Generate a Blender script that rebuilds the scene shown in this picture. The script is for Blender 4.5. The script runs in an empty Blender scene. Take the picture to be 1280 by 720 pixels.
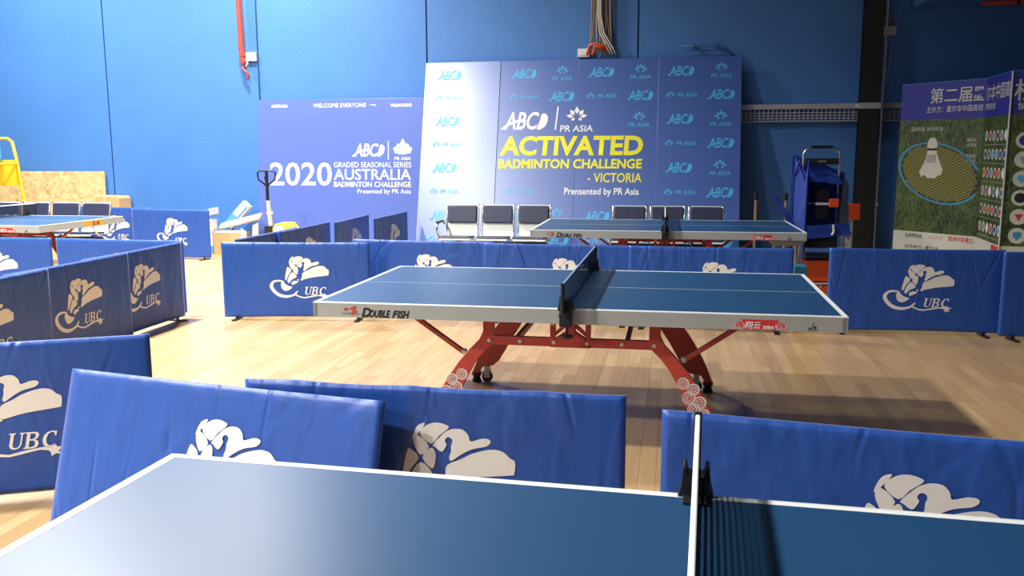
import bpy, bmesh, math, random
from mathutils import Vector, Matrix, noise
from mathutils.geometry import tessellate_polygon
random.seed(7)
PI = math.pi
scn = bpy.context.scene
col = scn.collection

# ---------------------------------------------------------------- camera, world, lights, exposure
cam = bpy.data.cameras.new('camera'); camo = bpy.data.objects.new('camera', cam); col.objects.link(camo)
cam.sensor_width = 36.0; cam.lens = 36.0 * 1098.78 / 1280.0
cam.clip_start = 0.05; cam.clip_end = 100
right = Vector((0.98340259, 0.18140153, -0.00358157)); up = Vector((-0.02427724, 0.15112153, 0.98821703)); fwd = Vector((-0.17980533, 0.97172824, -0.15301723))
m = Matrix(((right.x, up.x, -fwd.x, 0), (right.y, up.y, -fwd.y, 0), (right.z, up.z, -fwd.z, 1.5565), (0, 0, 0, 1)))
camo.matrix_world = m
scn.camera = camo

world = bpy.data.worlds.new('world'); scn.world = world; world.use_nodes = True
world.node_tree.nodes['Background'].inputs[0].default_value = (0.75, 0.85, 1.0, 1)
world.node_tree.nodes['Background'].inputs[1].default_value = 0.2
LAMP_ROW_X, LAMP_Z = -6.0, 6.5
def lamp(x, y, z, watts, sx=0.45, sy=0.45, colr=(1.0, 0.97, 0.92)):
    l = bpy.data.lights.new('high_bay_and_fill_light', 'AREA'); l.shape = 'RECTANGLE'; l.size = sx; l.size_y = sy
    l.energy = watts; l.spread = math.radians(148); l.color = colr
    o = bpy.data.objects.new('high_bay_and_fill_light', l); o.location = (x, y, z); col.objects.link(o); return o
for ly, lw in ((-5.4, 830), (-1.2, 830), (3.1, 830), (7.5, 830), (11.3, 520)):  # first entry is an added fill light behind the camera, brightening the front faces
    lamp(LAMP_ROW_X, ly, LAMP_Z, lw)
lamp(-10.0, 10.8, LAMP_Z, 560)
scn.view_settings.view_transform = 'Standard'; scn.view_settings.look = 'None'
scn.view_settings.exposure = -0.20; scn.view_settings.gamma = 1.0; scn.view_settings.use_curve_mapping = False

# ---------------------------------------------------------------- materials
def new_mat(name):
    mt = bpy.data.materials.new(name); mt.use_nodes = True
    return mt, mt.node_tree, mt.node_tree.nodes['Principled BSDF']
def mat(name, c, rough=0.5, metal=0.0, var=0.0, vscale=8.0, bump=0.0, bscale=60.0, coat=0.0, spec=0.5, sheen=0.0, transl=0.0):
    mt, nt, b = new_mat(name)
    b.inputs['Base Color'].default_value = (*c, 1); b.inputs['Roughness'].default_value = rough
    b.inputs['Metallic'].default_value = metal; b.inputs['Coat Weight'].default_value = coat
    b.inputs['Coat Roughness'].default_value = 0.31
    b.inputs['Specular IOR Level'].default_value = spec; b.inputs['Sheen Weight'].default_value = sheen
    tc = nt.nodes.new('ShaderNodeTexCoord')
    n = nt.nodes.new('ShaderNodeTexNoise'); n.inputs['Scale'].default_value = vscale; n.inputs['Detail'].default_value = 5
    nt.links.new(tc.outputs['Object'], n.inputs['Vector'])
    mx = nt.nodes.new('ShaderNodeMix'); mx.data_type = 'RGBA'
    v = max(var, 0.02)
    mx.inputs['A'].default_value = (c[0]*(1-v), c[1]*(1-v), c[2]*(1-v), 1)
    mx.inputs['B'].default_value = (min(1, c[0]*(1+v)), min(1, c[1]*(1+v)), min(1, c[2]*(1+v)), 1)
    nt.links.new(n.outputs['Fac'], mx.inputs['Factor']); nt.links.new(mx.outputs['Result'], b.inputs['Base Color'])
    if bump > 0:
        n2 = nt.nodes.new('ShaderNodeTexNoise'); n2.inputs['Scale'].default_value = bscale; n2.inputs['Detail'].default_value = 4
        nt.links.new(tc.outputs['Object'], n2.inputs['Vector'])
        bp = nt.nodes.new('ShaderNodeBump'); bp.inputs['Strength'].default_value = bump; bp.inputs['Distance'].default_value = 0.01
        nt.links.new(n2.outputs['Fac'], bp.inputs['Height']); nt.links.new(bp.outputs['Normal'], b.inputs['Normal'])
    return mt

M = {}
M['wall'] = mat('wall_blue_paint', (0.060, 0.195, 0.52), 0.5, var=0.10, vscale=1.6, bump=0.25, bscale=25)
M['wall_dark'] = mat('wall_groove_blue', (0.01, 0.05, 0.16), 0.7)
M['room_dark'] = mat('room_far_paint', (0.05, 0.10, 0.20), 0.7, var=0.1)
M['ceil'] = mat('ceiling_paint', (0.12, 0.14, 0.17), 0.8, var=0.1)
M['joint'] = mat('floor_joint_dark', (0.22, 0.13, 0.06), 0.7)
M['cover'] = mat('barrier_blue_fabric', (0.009, 0.075, 0.38), 0.45, var=0.12, vscale=3, bump=0.35, bscale=9, sheen=0.2)
def add_creases(mt):
    nt = mt.node_tree; b = nt.nodes['Principled BSDF']; old = b.inputs['Normal'].links[0].from_socket
    tc = nt.nodes.new('ShaderNodeTexCoord'); oi = nt.nodes.new('ShaderNodeObjectInfo')
    mp = nt.nodes.new('ShaderNodeMapping'); mp.inputs['Scale'].default_value = (3.2, 3.2, 1.1)
    sc_ = nt.nodes.new('ShaderNodeMath'); sc_.operation = 'MULTIPLY'; sc_.inputs[1].default_value = 37.0
    nt.links.new(oi.outputs['Random'], sc_.inputs[0]); nt.links.new(sc_.outputs[0], mp.inputs['Location'])
    nt.links.new(tc.outputs['Object'], mp.inputs['Vector'])
    v = nt.nodes.new('ShaderNodeTexVoronoi'); v.feature = 'DISTANCE_TO_EDGE'; v.inputs['Scale'].default_value = 1.3
    nt.links.new(mp.outputs[0], v.inputs['Vector'])
    mr = nt.nodes.new('ShaderNodeMapRange'); mr.inputs['From Max'].default_value = 0.06; mr.interpolation_type = 'SMOOTHSTEP'
    nt.links.new(v.outputs['Distance'], mr.inputs['Value'])
    n = nt.nodes.new('ShaderNodeTexNoise'); n.inputs['Scale'].default_value = 2.3; nt.links.new(mp.outputs[0], n.inputs['Vector'])
    m1 = nt.nodes.new('ShaderNodeMapRange'); m1.inputs['From Min'].default_value = 0.42; m1.inputs['From Max'].default_value = 0.62; nt.links.new(n.outputs['Fac'], m1.inputs['Value'])
    ml = nt.nodes.new('ShaderNodeMath'); ml.operation = 'MULTIPLY'; nt.links.new(mr.outputs[0], ml.inputs[0]); nt.links.new(m1.outputs[0], ml.inputs[1])
    bp = nt.nodes.new('ShaderNodeBump'); bp.inputs['Strength'].default_value = 0.34; bp.inputs['Distance'].default_value = 0.012
    nt.links.new(ml.outputs[0], bp.inputs['Height']); nt.links.new(old, bp.inputs['Normal']); nt.links.new(bp.outputs['Normal'], b.inputs['Normal'])
add_creases(M['cover'])
M['logo'] = mat('white_screen_print', (0.80, 0.80, 0.78), 0.5, var=0.06, vscale=30)
M['black'] = mat('black_plastic', (0.012, 0.012, 0.014), 0.4, bump=0.1)
M['black_steel'] = mat('black_steel', (0.010, 0.013, 0.012), 0.5, var=0.2)
M['table_blue'] = mat('table_blue_coating', (0.011, 0.062, 0.16), 0.37, var=0.05, vscale=2, bump=0.04, bscale=700, spec=0.78)
M['line'] = mat('white_line_paint', (0.82, 0.84, 0.84), 0.4)
M['apron'] = mat('grey_aluminium_apron', (0.40, 0.42, 0.39), 0.42, metal=0.15, var=0.05, vscale=4)
M['red'] = mat('red_powder_coat', (0.52, 0.065, 0.042), 0.42, var=0.08, vscale=12)
M['net'] = None
M['tape_w'] = mat('white_net_tape', (0.85, 0.86, 0.86), 0.5)
M['tape_b'] = mat('faded_blue_net_tape', (0.22, 0.30, 0.45), 0.55)
M['chrome'] = mat('chrome', (0.75, 0.75, 0.74), 0.18, metal=1.0)
M['silver'] = mat('silver_paint', (0.66, 0.66, 0.63), 0.35, metal=0.1)
M['white'] = mat('white_plastic', (0.75, 0.76, 0.73), 0.45, var=0.04)
M['shell'] = mat('white_perforated_steel', (0.66, 0.68, 0.62), 0.4, var=0.08, vscale=90)
M['pad'] = mat('dark_blue_vinyl_pad', (0.035, 0.042, 0.085), 0.36, var=0.1, bump=0.2, bscale=30)
M['yellow'] = mat('yellow_paint', (0.80, 0.55, 0.02), 0.4, var=0.05)
M['orange'] = mat('orange_plastic', (0.75, 0.09, 0.015), 0.4, var=0.08)
M['orange_st'] = mat('orange_sticker', (0.90, 0.36, 0.03), 0.5)
M['cyan'] = mat('cyan_print', (0.075, 0.43, 0.80), 0.4)
M['white_print'] = mat('white_print', (0.88, 0.88, 0.88), 0.4)
M['yellow_print'] = mat('yellow_print', (0.85, 0.80, 0.03), 0.4)
M['black_print'] = mat('black_print', (0.012, 0.012, 0.012), 0.5)
M['red_print'] = mat('red_print', (0.62, 0.03, 0.03), 0.5)
M['pink_print'] = mat('pink_print', (0.72, 0.36, 0.36), 0.5)
M['bd2'] = mat('glossy_blue_display_board', (0.028, 0.10, 0.40), 0.42, var=0.03, vscale=1.5, spec=0.8, coat=1.0)
M['bd1'] = mat('glossy_violet_display_board', (0.09, 0.15, 0.50), 0.35, var=0.03, vscale=1.5, spec=0.6, coat=0.4)
M['bn_blue'] = mat('banner_navy_print', (0.022, 0.03, 0.30), 0.5, var=0.05)
M['bn_white'] = mat('banner_white_print', (0.62, 0.62, 0.52), 0.5, var=0.04)
M['card'] = mat('brown_cardboard', (0.62, 0.38, 0.17), 0.75, var=0.1, vscale=20)
M['wood'] = mat('raw_pine', (0.68, 0.50, 0.27), 0.6, var=0.15, vscale=14)
M['grey_board'] = mat('grey_board', (0.20, 0.21, 0.28), 0.5)
M['paper'] = mat('white_paper', (0.82, 0.82, 0.80), 0.6)
M['blue_box'] = mat('light_blue_carton', (0.10, 0.36, 0.68), 0.5)
M['teal'] = mat('teal_carton', (0.02, 0.17, 0.28), 0.5)
M['cable'] = mat('brown_cable', (0.28, 0.20, 0.11), 0.6, var=0.3, vscale=12)
M['cable_w'] = mat('white_cable', (0.62, 0.60, 0.54), 0.5)
M['wallpipe'] = mat('painted_blue_pipe', (0.03, 0.13, 0.36), 0.4)
M['galv'] = mat('galvanised_steel', (0.48, 0.49, 0.50), 0.4, metal=0.3, var=0.12, vscale=10)
M['mesh_bag'] = mat('blue_nylon_net_bag', (0.012, 0.04, 0.28), 0.45, var=0.2, vscale=8, bump=0.5, bscale=12)
M['gold_wheel'] = mat('brass_bracket', (0.55, 0.42, 0.22), 0.35, metal=0.8)
M['racket_blue'] = mat('racket_blue_print', (0.05, 0.28, 0.45), 0.5)
M['string'] = mat('racket_string_print', (0.38, 0.36, 0.06), 0.5)
M['racket_dark'] = mat('racket_dark_print', (0.03, 0.035, 0.012), 0.5)
M['shut'] = mat('shuttle_print', (0.66, 0.62, 0.52), 0.5, var=0.1, vscale=40)
M['dim'] = mat('dim_grey_print', (0.30, 0.30, 0.30), 0.5)

def net_material():
    mt, nt, b = new_mat('net_mesh_navy')
    b.inputs['Base Color'].default_value = (0.006, 0.014, 0.035, 1); b.inputs['Roughness'].default_value = 0.8
    tc = nt.nodes.new('ShaderNodeTexCoord'); sp = nt.nodes.new('ShaderNodeSeparateXYZ')
    nt.links.new(tc.outputs['Object'], sp.inputs[0])
    outs = []
    for ax in ('Y', 'Z'):
        k = nt.nodes.new('ShaderNodeMath'); k.operation = 'MULTIPLY'; k.inputs[1].default_value = 1/0.012
        fr = nt.nodes.new('ShaderNodeMath'); fr.operation = 'FRACT'
        lt = nt.nodes.new('ShaderNodeMath'); lt.operation = 'LESS_THAN'; lt.inputs[1].default_value = 0.42
        nt.links.new(sp.outputs[ax], k.inputs[0]); nt.links.new(k.outputs[0], fr.inputs[0]); nt.links.new(fr.outputs[0], lt.inputs[0])
        outs.append(lt)
    mx = nt.nodes.new('ShaderNodeMath'); mx.operation = 'MAXIMUM'
    nt.links.new(outs[0].outputs[0], mx.inputs[0]); nt.links.new(outs[1].outputs[0], mx.inputs[1])
    nt.links.new(mx.outputs[0], b.inputs['Alpha'])
    return mt
M['net'] = net_material()

def plank_material():
    mt, nt, b = new_mat('maple_strip_floor')
    tc = nt.nodes.new('ShaderNodeTexCoord'); mp = nt.nodes.new('ShaderNodeMapping'); mp.inputs['Scale'].default_value = (26, 1.6, 4)
    geo = nt.nodes.new('ShaderNodeNewGeometry'); oi = nt.nodes.new('ShaderNodeObjectInfo')
    ad = nt.nodes.new('ShaderNodeMath'); ad.operation = 'ADD'; fr = nt.nodes.new('ShaderNodeMath'); fr.operation = 'FRACT'
    nt.links.new(geo.outputs['Random Per Island'], ad.inputs[0]); nt.links.new(oi.outputs['Random'], ad.inputs[1]); nt.links.new(ad.outputs[0], fr.inputs[0])
    geo2 = nt.nodes.new('ShaderNodeVectorMath'); geo2.operation = 'ADD'
    nt.links.new(geo.outputs['Position'], mp.inputs['Vector'])
    nt.links.new(mp.outputs[0], geo2.inputs[0]); nt.links.new(fr.outputs[0], geo2.inputs[1])
    n = nt.nodes.new('ShaderNodeTexNoise'); n.inputs['Scale'].default_value = 1.0; n.inputs['Detail'].default_value = 6; n.inputs['Distortion'].default_value = 0.6
    nt.links.new(geo2.outputs[0], n.inputs['Vector'])
    r1 = nt.nodes.new('ShaderNodeValToRGB'); e = r1.color_ramp.elements
    e[0].color = (0.49, 0.315, 0.15, 1); e[1].color = (0.61, 0.415, 0.215, 1); e.new(0.5).color = (0.555, 0.365, 0.18, 1)
    nt.links.new(fr.outputs[0], r1.inputs[0])
    r2 = nt.nodes.new('ShaderNodeValToRGB'); r2.color_ramp.elements[0].position = 0.35; r2.color_ramp.elements[1].position = 0.7
    r2.color_ramp.elements[0].color = (0.86, 0.83, 0.78, 1); r2.color_ramp.elements[1].color = (1, 1, 1, 1)
    nt.links.new(n.outputs['Fac'], r2.inputs[0])
    mx = nt.nodes.new('ShaderNodeMix'); mx.data_type = 'RGBA'; mx.blend_type = 'MULTIPLY'; mx.inputs['Factor'].default_value = 1
    nt.links.new(r1.outputs[0], mx.inputs['A']); nt.links.new(r2.outputs[0], mx.inputs['B']); nt.links.new(mx.outputs['Result'], b.inputs['Base Color'])
    b.inputs['Roughness'].default_value = 0.30; b.inputs['Specular IOR Level'].default_value = 0.5
    return mt
M['plank'] = plank_material()

def osb_material():
    mt, nt, b = new_mat('chipboard')
    tc = nt.nodes.new('ShaderNodeTexCoord'); v = nt.nodes.new('ShaderNodeTexVoronoi'); v.inputs['Scale'].default_value = 22
    nt.links.new(tc.outputs['Object'], v.inputs['Vector'])
    n = nt.nodes.new('ShaderNodeTexNoise'); n.inputs['Scale'].default_value = 9; n.inputs['Detail'].default_value = 6
    nt.links.new(tc.outputs['Object'], n.inputs['Vector'])
    ad = nt.nodes.new('ShaderNodeMix'); ad.data_type = 'RGBA'; ad.inputs['Factor'].default_value = 0.6
    nt.links.new(v.outputs['Color'], ad.inputs['A']); nt.links.new(n.outputs['Fac'], ad.inputs['B'])
    r = nt.nodes.new('ShaderNodeValToRGB'); r.color_ramp.elements[0].position = 0.25; r.color_ramp.elements[1].position = 0.6
    r.color_ramp.elements[0].color = (0.40, 0.25, 0.10, 1); r.color_ramp.elements[1].color = (0.66, 0.50, 0.26, 1)
    nt.links.new(ad.outputs['Result'], r.inputs[0]); nt.links.new(r.outputs[0], b.inputs['Base Color']); b.inputs['Roughness'].default_value = 0.75
    return mt
M['osb'] = osb_material()

def grass_print():
    mt, nt, b = new_mat('banner_grass_print')
    tc = nt.nodes.new('ShaderNodeTexCoord'); mp = nt.nodes.new('ShaderNodeMapping'); mp.inputs['Scale'].default_value = (34, 34, 13)
    nt.links.new(tc.outputs['Object'], mp.inputs['Vector'])
    n = nt.nodes.new('ShaderNodeTexNoise'); n.inputs['Scale'].default_value = 1; n.inputs['Detail'].default_value = 5; n.inputs['Distortion'].default_value = 1.2
    nt.links.new(mp.outputs[0], n.inputs['Vector'])
    n2 = nt.nodes.new('ShaderNodeTexNoise'); n2.inputs['Scale'].default_value = 2.2
    nt.links.new(tc.outputs['Object'], n2.inputs['Vector'])
    ad = nt.nodes.new('ShaderNodeMix'); ad.data_type = 'RGBA'; ad.inputs['Factor'].default_value = 0.35
    nt.links.new(n.outputs['Fac'], ad.inputs['A']); nt.links.new(n2.outputs['Fac'], ad.inputs['B'])
    r = nt.nodes.new('ShaderNodeValToRGB'); r.color_ramp.elements[0].position = 0.38; r.color_ramp.elements[1].position = 0.64
    r.color_ramp.elements[0].color = (0.006, 0.015, 0.003, 1); r.color_ramp.elements[1].color = (0.12, 0.19, 0.04, 1)
    nt.links.new(ad.outputs['Result'], r.inputs[0]); nt.links.new(r.outputs[0], b.inputs['Base Color']); b.inputs['Roughness'].default_value = 0.5
    return mt
M['grass'] = grass_print()

# ---------------------------------------------------------------- mesh helpers
class MB:
    def __init__(s): s.v = []; s.f = []
    def add(s, vs, fs, mtx=None):
        n = len(s.v)
        for p in vs:
            p = Vector(p); s.v.append(tuple(mtx @ p) if mtx is not None else tuple(p))
        for f in fs: s.f.append([i + n for i in f])
        return s
    def box(s, x0, x1, y0, y1, z0, z1, mtx=None):
        vs = [(x0,y0,z0),(x1,y0,z0),(x1,y1,z0),(x0,y1,z0),(x0,y0,z1),(x1,y0,z1),(x1,y1,z1),(x0,y1,z1)]
        return s.add(vs, [(0,3,2,1),(4,5,6,7),(0,1,5,4),(1,2,6,5),(2,3,7,6),(3,0,4,7)], mtx)
    def tube(s, pts, r, n=10, cap=True, mtx=None):
        pts = [Vector(p) for p in pts]; rs = r if isinstance(r, (list, tuple)) else [r]*len(pts)
        vs = []; fs = []; ref = None
        for i, p in enumerate(pts):
            d = (pts[min(i+1, len(pts)-1)] - pts[max(i-1, 0)]).normalized()
            if ref is None: ref = Vector((0,0,1)) if abs(d.z) < 0.9 else Vector((1,0,0))
            a = (ref - d*ref.dot(d)).normalized(); b = d.cross(a); ref = a
            for k in range(n):
                t = 2*PI*k/n; vs.append(p + (a*math.cos(t) + b*math.sin(t))*rs[i])
        for i in range(len(pts)-1):
            for k in range(n): fs.append((i*n+k, i*n+(k+1) % n, (i+1)*n+(k+1) % n, (i+1)*n+k))
        if cap: fs.append(tuple(range(n-1, -1, -1))); fs.append(tuple((len(pts)-1)*n+k for k in range(n)))
        return s.add(vs, fs, mtx)
    def prism(s, poly, t0, t1, axis='y', mtx=None):   # poly in (a,b); extruded along the third axis
        def P(a, b, t): return (a, t, b) if axis == 'y' else ((t, a, b) if axis == 'x' else (a, b, t))
        n = len(poly)
        vs = [P(a, b, t0) for a, b in poly] + [P(a, b, t1) for a, b in poly]
        fs = [(i, (i+1) % n, (i+1) % n + n, i+n) for i in range(n)]
        tri = tessellate_polygon([[Vector((a, b, 0)) for a, b in poly]])
        for t in tri: fs.append(tuple(t)); fs.append(tuple(i+n for i in reversed(t)))
        return s.add(vs, fs, mtx)
    def flat(s, poly, t=0.0, mtx=None):  # polygon in XZ plane facing -y
        tri = tessellate_polygon([[Vector((a, b, 0)) for a, b in poly]])
        vs = [(a, t, b) for a, b in poly]; fs = []
        for q in tri:
            A, B, C_ = [poly[i] for i in q]
            if (B[0]-A[0])*(C_[1]-A[1]) - (B[1]-A[1])*(C_[0]-A[0]) < 0: q = (q[0], q[2], q[1])
            fs.append(tuple(q))
        return s.add(vs, fs, mtx)
    def lathe(s, prof, n=16, mtx=None):
        vs = []; fs = []
        for r, z in prof:
            for k in range(n): vs.append((r*math.cos(2*PI*k/n), r*math.sin(2*PI*k/n), z))
        for i in range(len(prof)-1):
            for k in range(n): fs.append((i*n+k, i*n+(k+1) % n, (i+1)*n+(k+1) % n, (i+1)*n+k))
        fs.append(tuple(range(n-1, -1, -1))); fs.append(tuple((len(prof)-1)*n+k for k in range(n)))
        return s.add(vs, fs, mtx)
    def build(s, name, mt, parent=None, loc=None, bev=0, smooth=False):
        me = bpy.data.meshes.new(name); me.from_pydata(s.v, [], s.f); me.update()
        bm = bmesh.new(); bm.from_mesh(me)
        if not getattr(s, 'keep', False): bmesh.ops.recalc_face_normals(bm, faces=bm.faces[:])
        bm.to_mesh(me); bm.free()
        me.materials.append(mt)
        if smooth:
            for p in me.polygons: p.use_smooth = True
        o = bpy.data.objects.new(name, me); col.objects.link(o)
        if parent: o.parent = parent
        if loc: o.location = loc
        if bev:
            b = o.modifiers.new('bevel', 'BEVEL'); b.width = bev; b.segments = 2; b.limit_method = 'ANGLE'; b.angle_limit = math.radians(40)
        return o
def flatmb():
    b = MB(); b.keep = True; return b
def empty(name, loc=(0,0,0), rz=0, rx=0):
    o = bpy.data.objects.new(name, None); col.objects.link(o); o.location = loc; o.rotation_euler = (rx, 0, rz); o.empty_display_size = 0.1; return o
def tag(o, label=None, cat=None, group=None, kind=None):
    if label: o['label'] = label
    if cat: o['category'] = cat
    if group: o['group'] = group
    if kind: o['kind'] = kind
    return o
def copy_tree(o, parent=None):
    c = o.copy(); col.objects.link(c); c.parent = parent
    for ch in list(o.children): copy_tree(ch, c)
    return c
def smooth_closed(pts, sub=3):
    out = []; n = len(pts)
    for i in range(n):
        p0, p1, p2, p3 = [Vector((*pts[(i+k-1) % n], 0)) for k in range(4)]
        for j in range(sub):
            t = j/sub
            q = 0.5*((2*p1) + (-p0+p2)*t + (2*p0-5*p1+4*p2-p3)*t*t + (-p0+3*p1-3*p2+p3)*t*t*t)
            out.append((q.x, q.y))
    return out
_tc = {}
def text_mesh(body, size, bold=0.0, shear=0.0, sx=1.0, align='LEFT', width=None, spacing=1.0):
    c = bpy.data.curves.new('lettering', 'FONT'); c.body = body; c.size = size; c.offset = bold*size; c.shear = shear
    c.align_x = align; c.resolution_u = 3; c.space_character = spacing
    o = bpy.data.objects.new('tmp', c); col.objects.link(o)
    dg = bpy.context.evaluated_depsgraph_get(); me = bpy.data.meshes.new_from_object(o.evaluated_get(dg))
    bpy.data.objects.remove(o)
    xs = [v.co.x for v in me.vertices]
    k = sx
    if width: k = width/(max(xs)-min(xs))
    x0 = min(xs) if (width and align == 'LEFT') else 0.0
    if width and align == 'RIGHT': x0 = max(xs)
    for v in me.vertices: v.co.x = (v.co.x-x0)*k
    # lay in XZ plane facing -y
    for v in me.vertices: v.co = Vector((v.co.x, 0, v.co.y))
    me.update()
    return me
def text(body, x, z, size, mt, parent, y=0.0, name='lettering', **kw):
    me = text_mesh(body, size, **kw); me.materials.clear(); me.materials.append(mt)
    o = bpy.data.objects.new(name, me); col.objects.link(o); o.parent = parent; o.location = (x, y, z); return o
def circle(cx, cz, rx, rz=None, n=20):
    rz = rz or rx
    return [(cx+rx*math.cos(2*PI*k/n), cz+rz*math.sin(2*PI*k/n)) for k in range(n)]

# ---------------------------------------------------------------- room shell
WY = 13.2
fl = MB().box(-14, 8, -6, WY, -0.06, -0.012).build('floor', M['joint']); tag(fl, kind='structure')
W_, LENS = 0.085, (0.5, 0.65, 0.8, 0.95, 1.1)
pm = {}
for L in LENS:
    b = MB().box(0.0005, W_-0.0006, 0.0005, L-0.0008, -0.012, 0.0)
    o = b.build('plank', M['plank']); pm[L] = o.data; bpy.data.objects.remove(o)
cand = []; rest = MB()
nx = int(22/W_)
for i in range(nx):
    x = -14 + i*W_; y = -6 + random.random()*0.9 - 0.9
    while y < WY:
        L = random.choice(LENS)
        y0, y1 = max(y, -6), min(y+L, WY)
        cx, cy = x+W_/2, y+L/2
        if y > -6 and y+L < WY:
            open_area = (-4.3 < cx < 2.9 and 3.25 < cy < 7.4) or (-4.4 < cx < -2.2 and 2.4 < cy < 3.3)
            p = Vector((cx, cy, -1.5565)); zf = p.dot(fwd); px = 640+1098.8*p.dot(right)/zf if zf > 0.1 else -1; py = 360-1098.8*p.dot(up)/zf if zf > 0.1 else -1
            if open_area and 0 < px < 1280 and 380 < py < 720: cand.append((zf, x, y, L)); y += L; continue
        if y1 - y0 > 0.02: rest.box(x+0.0005, x+W_-0.0006, y0+0.0005, y1-0.0008, -0.012, 0.0)
        y += L
cand.sort()
for k, (zf, x, y, L) in enumerate(cand):
    if k < 300:
        o = bpy.data.objects.new('plank', pm[L]); col.objects.link(o); o.parent = fl; o.location = (x, y, 0)
    else: rest.box(x+0.0005, x+W_-0.0006, y+0.0005, y+L-0.0008, -0.012, 0.0)
o = rest.build('planks', M['plank'], fl); tag(o, kind='stuff')

wb = MB().box(-14, 8, WY+0.02, WY+0.3, -0.06, 7.6).build('wall_back', M['wall_dark']); tag(wb, kind='structure')
seams = [-14, -11.9, -9.13, -6.475, -3.735, -0.575, 2.55, 5.2, 8]
for k in range(len(seams)-1):
    a, b_ = seams[k], seams[k+1]
    MB().box(a+0.012, b_-0.012, WY+(0.004 if k % 2 else 0.0), WY+0.02, -0.012, 7.6).build('wall_panel', M['wall'], wb, bev=0.004)
for nm, bx in dict(wall_left=(-14.2, -14, -6, WY+0.3, 0, 7.6), wall_right=(8, 8.2, -6, WY+0.3, 0, 7.6), wall_front=(-14.2, 8.2, -6.2, -6, 0, 7.6)).items():
    tag(MB().box(*bx).build(nm, M['room_dark']), kind='structure')
tag(MB().box(-14.2, 8.2, -6.2, WY+0.3, 7.6, 7.8).build('ceiling', M['ceil']), kind='structure')
# bulkhead hanging over the right of the wall
tag(MB().box(3.09, 7.99, 11.3, WY+0.01, 3.45, 5.0).build('trim_1', M['wall'], bev=0.005), kind='structure')

# steel column, beam, tray
cl = empty('steel_column', (2.58, 12.98, 0)); tag(cl, 'black steel column rising to the ceiling right of the ball cart', 'column')
MB().box(-0.12, 0.12, -0.10, -0.085, 0, 7.6).build('flange', M['black_steel'], cl)
MB().box(-0.12, 0.12, 0.085, 0.10, 0, 7.6).build('flange', M['black_steel'], cl)
MB().box(-0.01, 0.01, -0.085, 0.085, 0, 7.6).build('web', M['black_steel'], cl)
MB().box(-0.16, 0.16, -0.14, 0.14, 0, 0.015).build('base_plate', M['black_steel'], cl)
cd = empty('conduit_pipe', (2.745, 12.93, 0)); tag(cd, 'thin grey conduit running up the right side of the black column', 'pipe')
MB().tube([(0,0,0.0),(0,0,7.6)], 0.016, 10).build('tube', M['galv'], cd)
for z in (0.8, 2.6, 3.6): MB().box(-0.024, 0.024, -0.02, 0.02, z, z+0.03).build('pipe_clip', M['galv'], cd)
bm_ = empty('cable_tray', (2.4, 13.12, 2.05)); tag(bm_, 'grey steel rail and perforated tray fixed along the blue wall', 'cable tray')
MB().box(-1.62, 1.85, -0.05, 0.07, 0.085, 0.155).build('rail', M['galv'], bm_, bev=0.004)
tr = MB()
for k in range(58):
    x0 = -1.62 + k*0.06; tr.box(x0, x0+0.012, -0.03, -0.026, -0.085, 0.085)
for z in (-0.085, -0.05, -0.01, 0.03): tr.box(-1.62, 1.85, -0.032, -0.026, z, z+0.011)
tr.box(-1.62, 1.85, -0.03, 0.07, -0.09, -0.083)
o = tr.build('perforated_web', M['galv'], bm_); tag(o, kind='stuff')
MB().box(0.03, 0.32, -0.275, -0.24, 0.07, 0.15).build('splice_plate', M['galv'], bm_, bev=0.004)
MB().box(0.03, 0.05, -0.25, -0.04, 0.09, 0.14).build('side_clip', M['galv'], bm_)
MB().box(0.30, 0.32, -0.25, -0.04, 0.09, 0.14).build('side_clip', M['galv'], bm_)

# red fire pipe, wall boxes, cables
rp = empty('red_pipe', (-6.69, 13.10, 0)); tag(rp, 'vertical red fire pipe ending in a fitting high on the blue wall', 'pipe')
MB().tube([(-0.03,0,7.6),(-0.02,0,4.0),(0.0,0,3.02),(0.01,0,2.96),(0.035,0,2.90)], [0.043,0.043,0.043,0.04,0.028], 16).build('riser', M['red'], rp, smooth=True)
MB().tube([(-0.015,0,3.19),(-0.015,0,3.16)], 0.049, 16).build('collar', M['red'], rp)
MB().tube([(0.005,0,3.07),(0.005,0,3.04)], 0.049, 16).build('collar', M['red'], rp)
MB().tube([(0.02,0,2.90),(0.00,0,2.85),(0.05,-0.01,2.82),(0.08,-0.01,2.78),(0.085,0,2.72),(0.055,0,2.70)], [0.02,0.022,0.022,0.02,0.016,0.012], 10).build('valve', M['red'], rp, smooth=True)
MB().tube([(0.06,0,3.00),(0.09,-0.01,2.97),(0.09,-0.01,2.93),(0.06,0,2.89)], 0.012, 8).build('hanging_tag', M['white'], rp)
def wall_box(x, z, w, h, label, cat='wall box'):
    e = empty('junction_box', (x, WY, z)); tag(e, label, cat)
    MB().box(-w/2, w/2, -0.05, 0, -h/2, h/2).build('body', M['white'], e, bev=0.005)
    MB().box(-w*0.36, w*0.36, -0.056, -0.05, -h*0.33, h*0.33).build('cover_plate', M['white'], e, bev=0.002)
    for s in (-1, 1):
        MB().tube([(s*w*0.43, -0.05, 0), (s*w*0.43, -0.054, 0)], 0.006, 8).build('screw', M['galv'], e)
    return e
wall_box(-6.57, 3.04, 0.17, 0.13, 'small white box beside the bottom of the red pipe', 'switch box')
wall_box(-1.36, 2.98, 0.17, 0.12, 'small white box left of the hanging cable bundle', 'switch box')
wall_box(2.83, 3.18, 0.18, 0.12, 'grey white junction box right of the black column', 'junction box')
cb = empty('cable_bundle', (-1.1, 13.13, 0)); tag(cb, 'thick bundle of brown cables hanging down the wall behind the large display board', 'cables')
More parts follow.
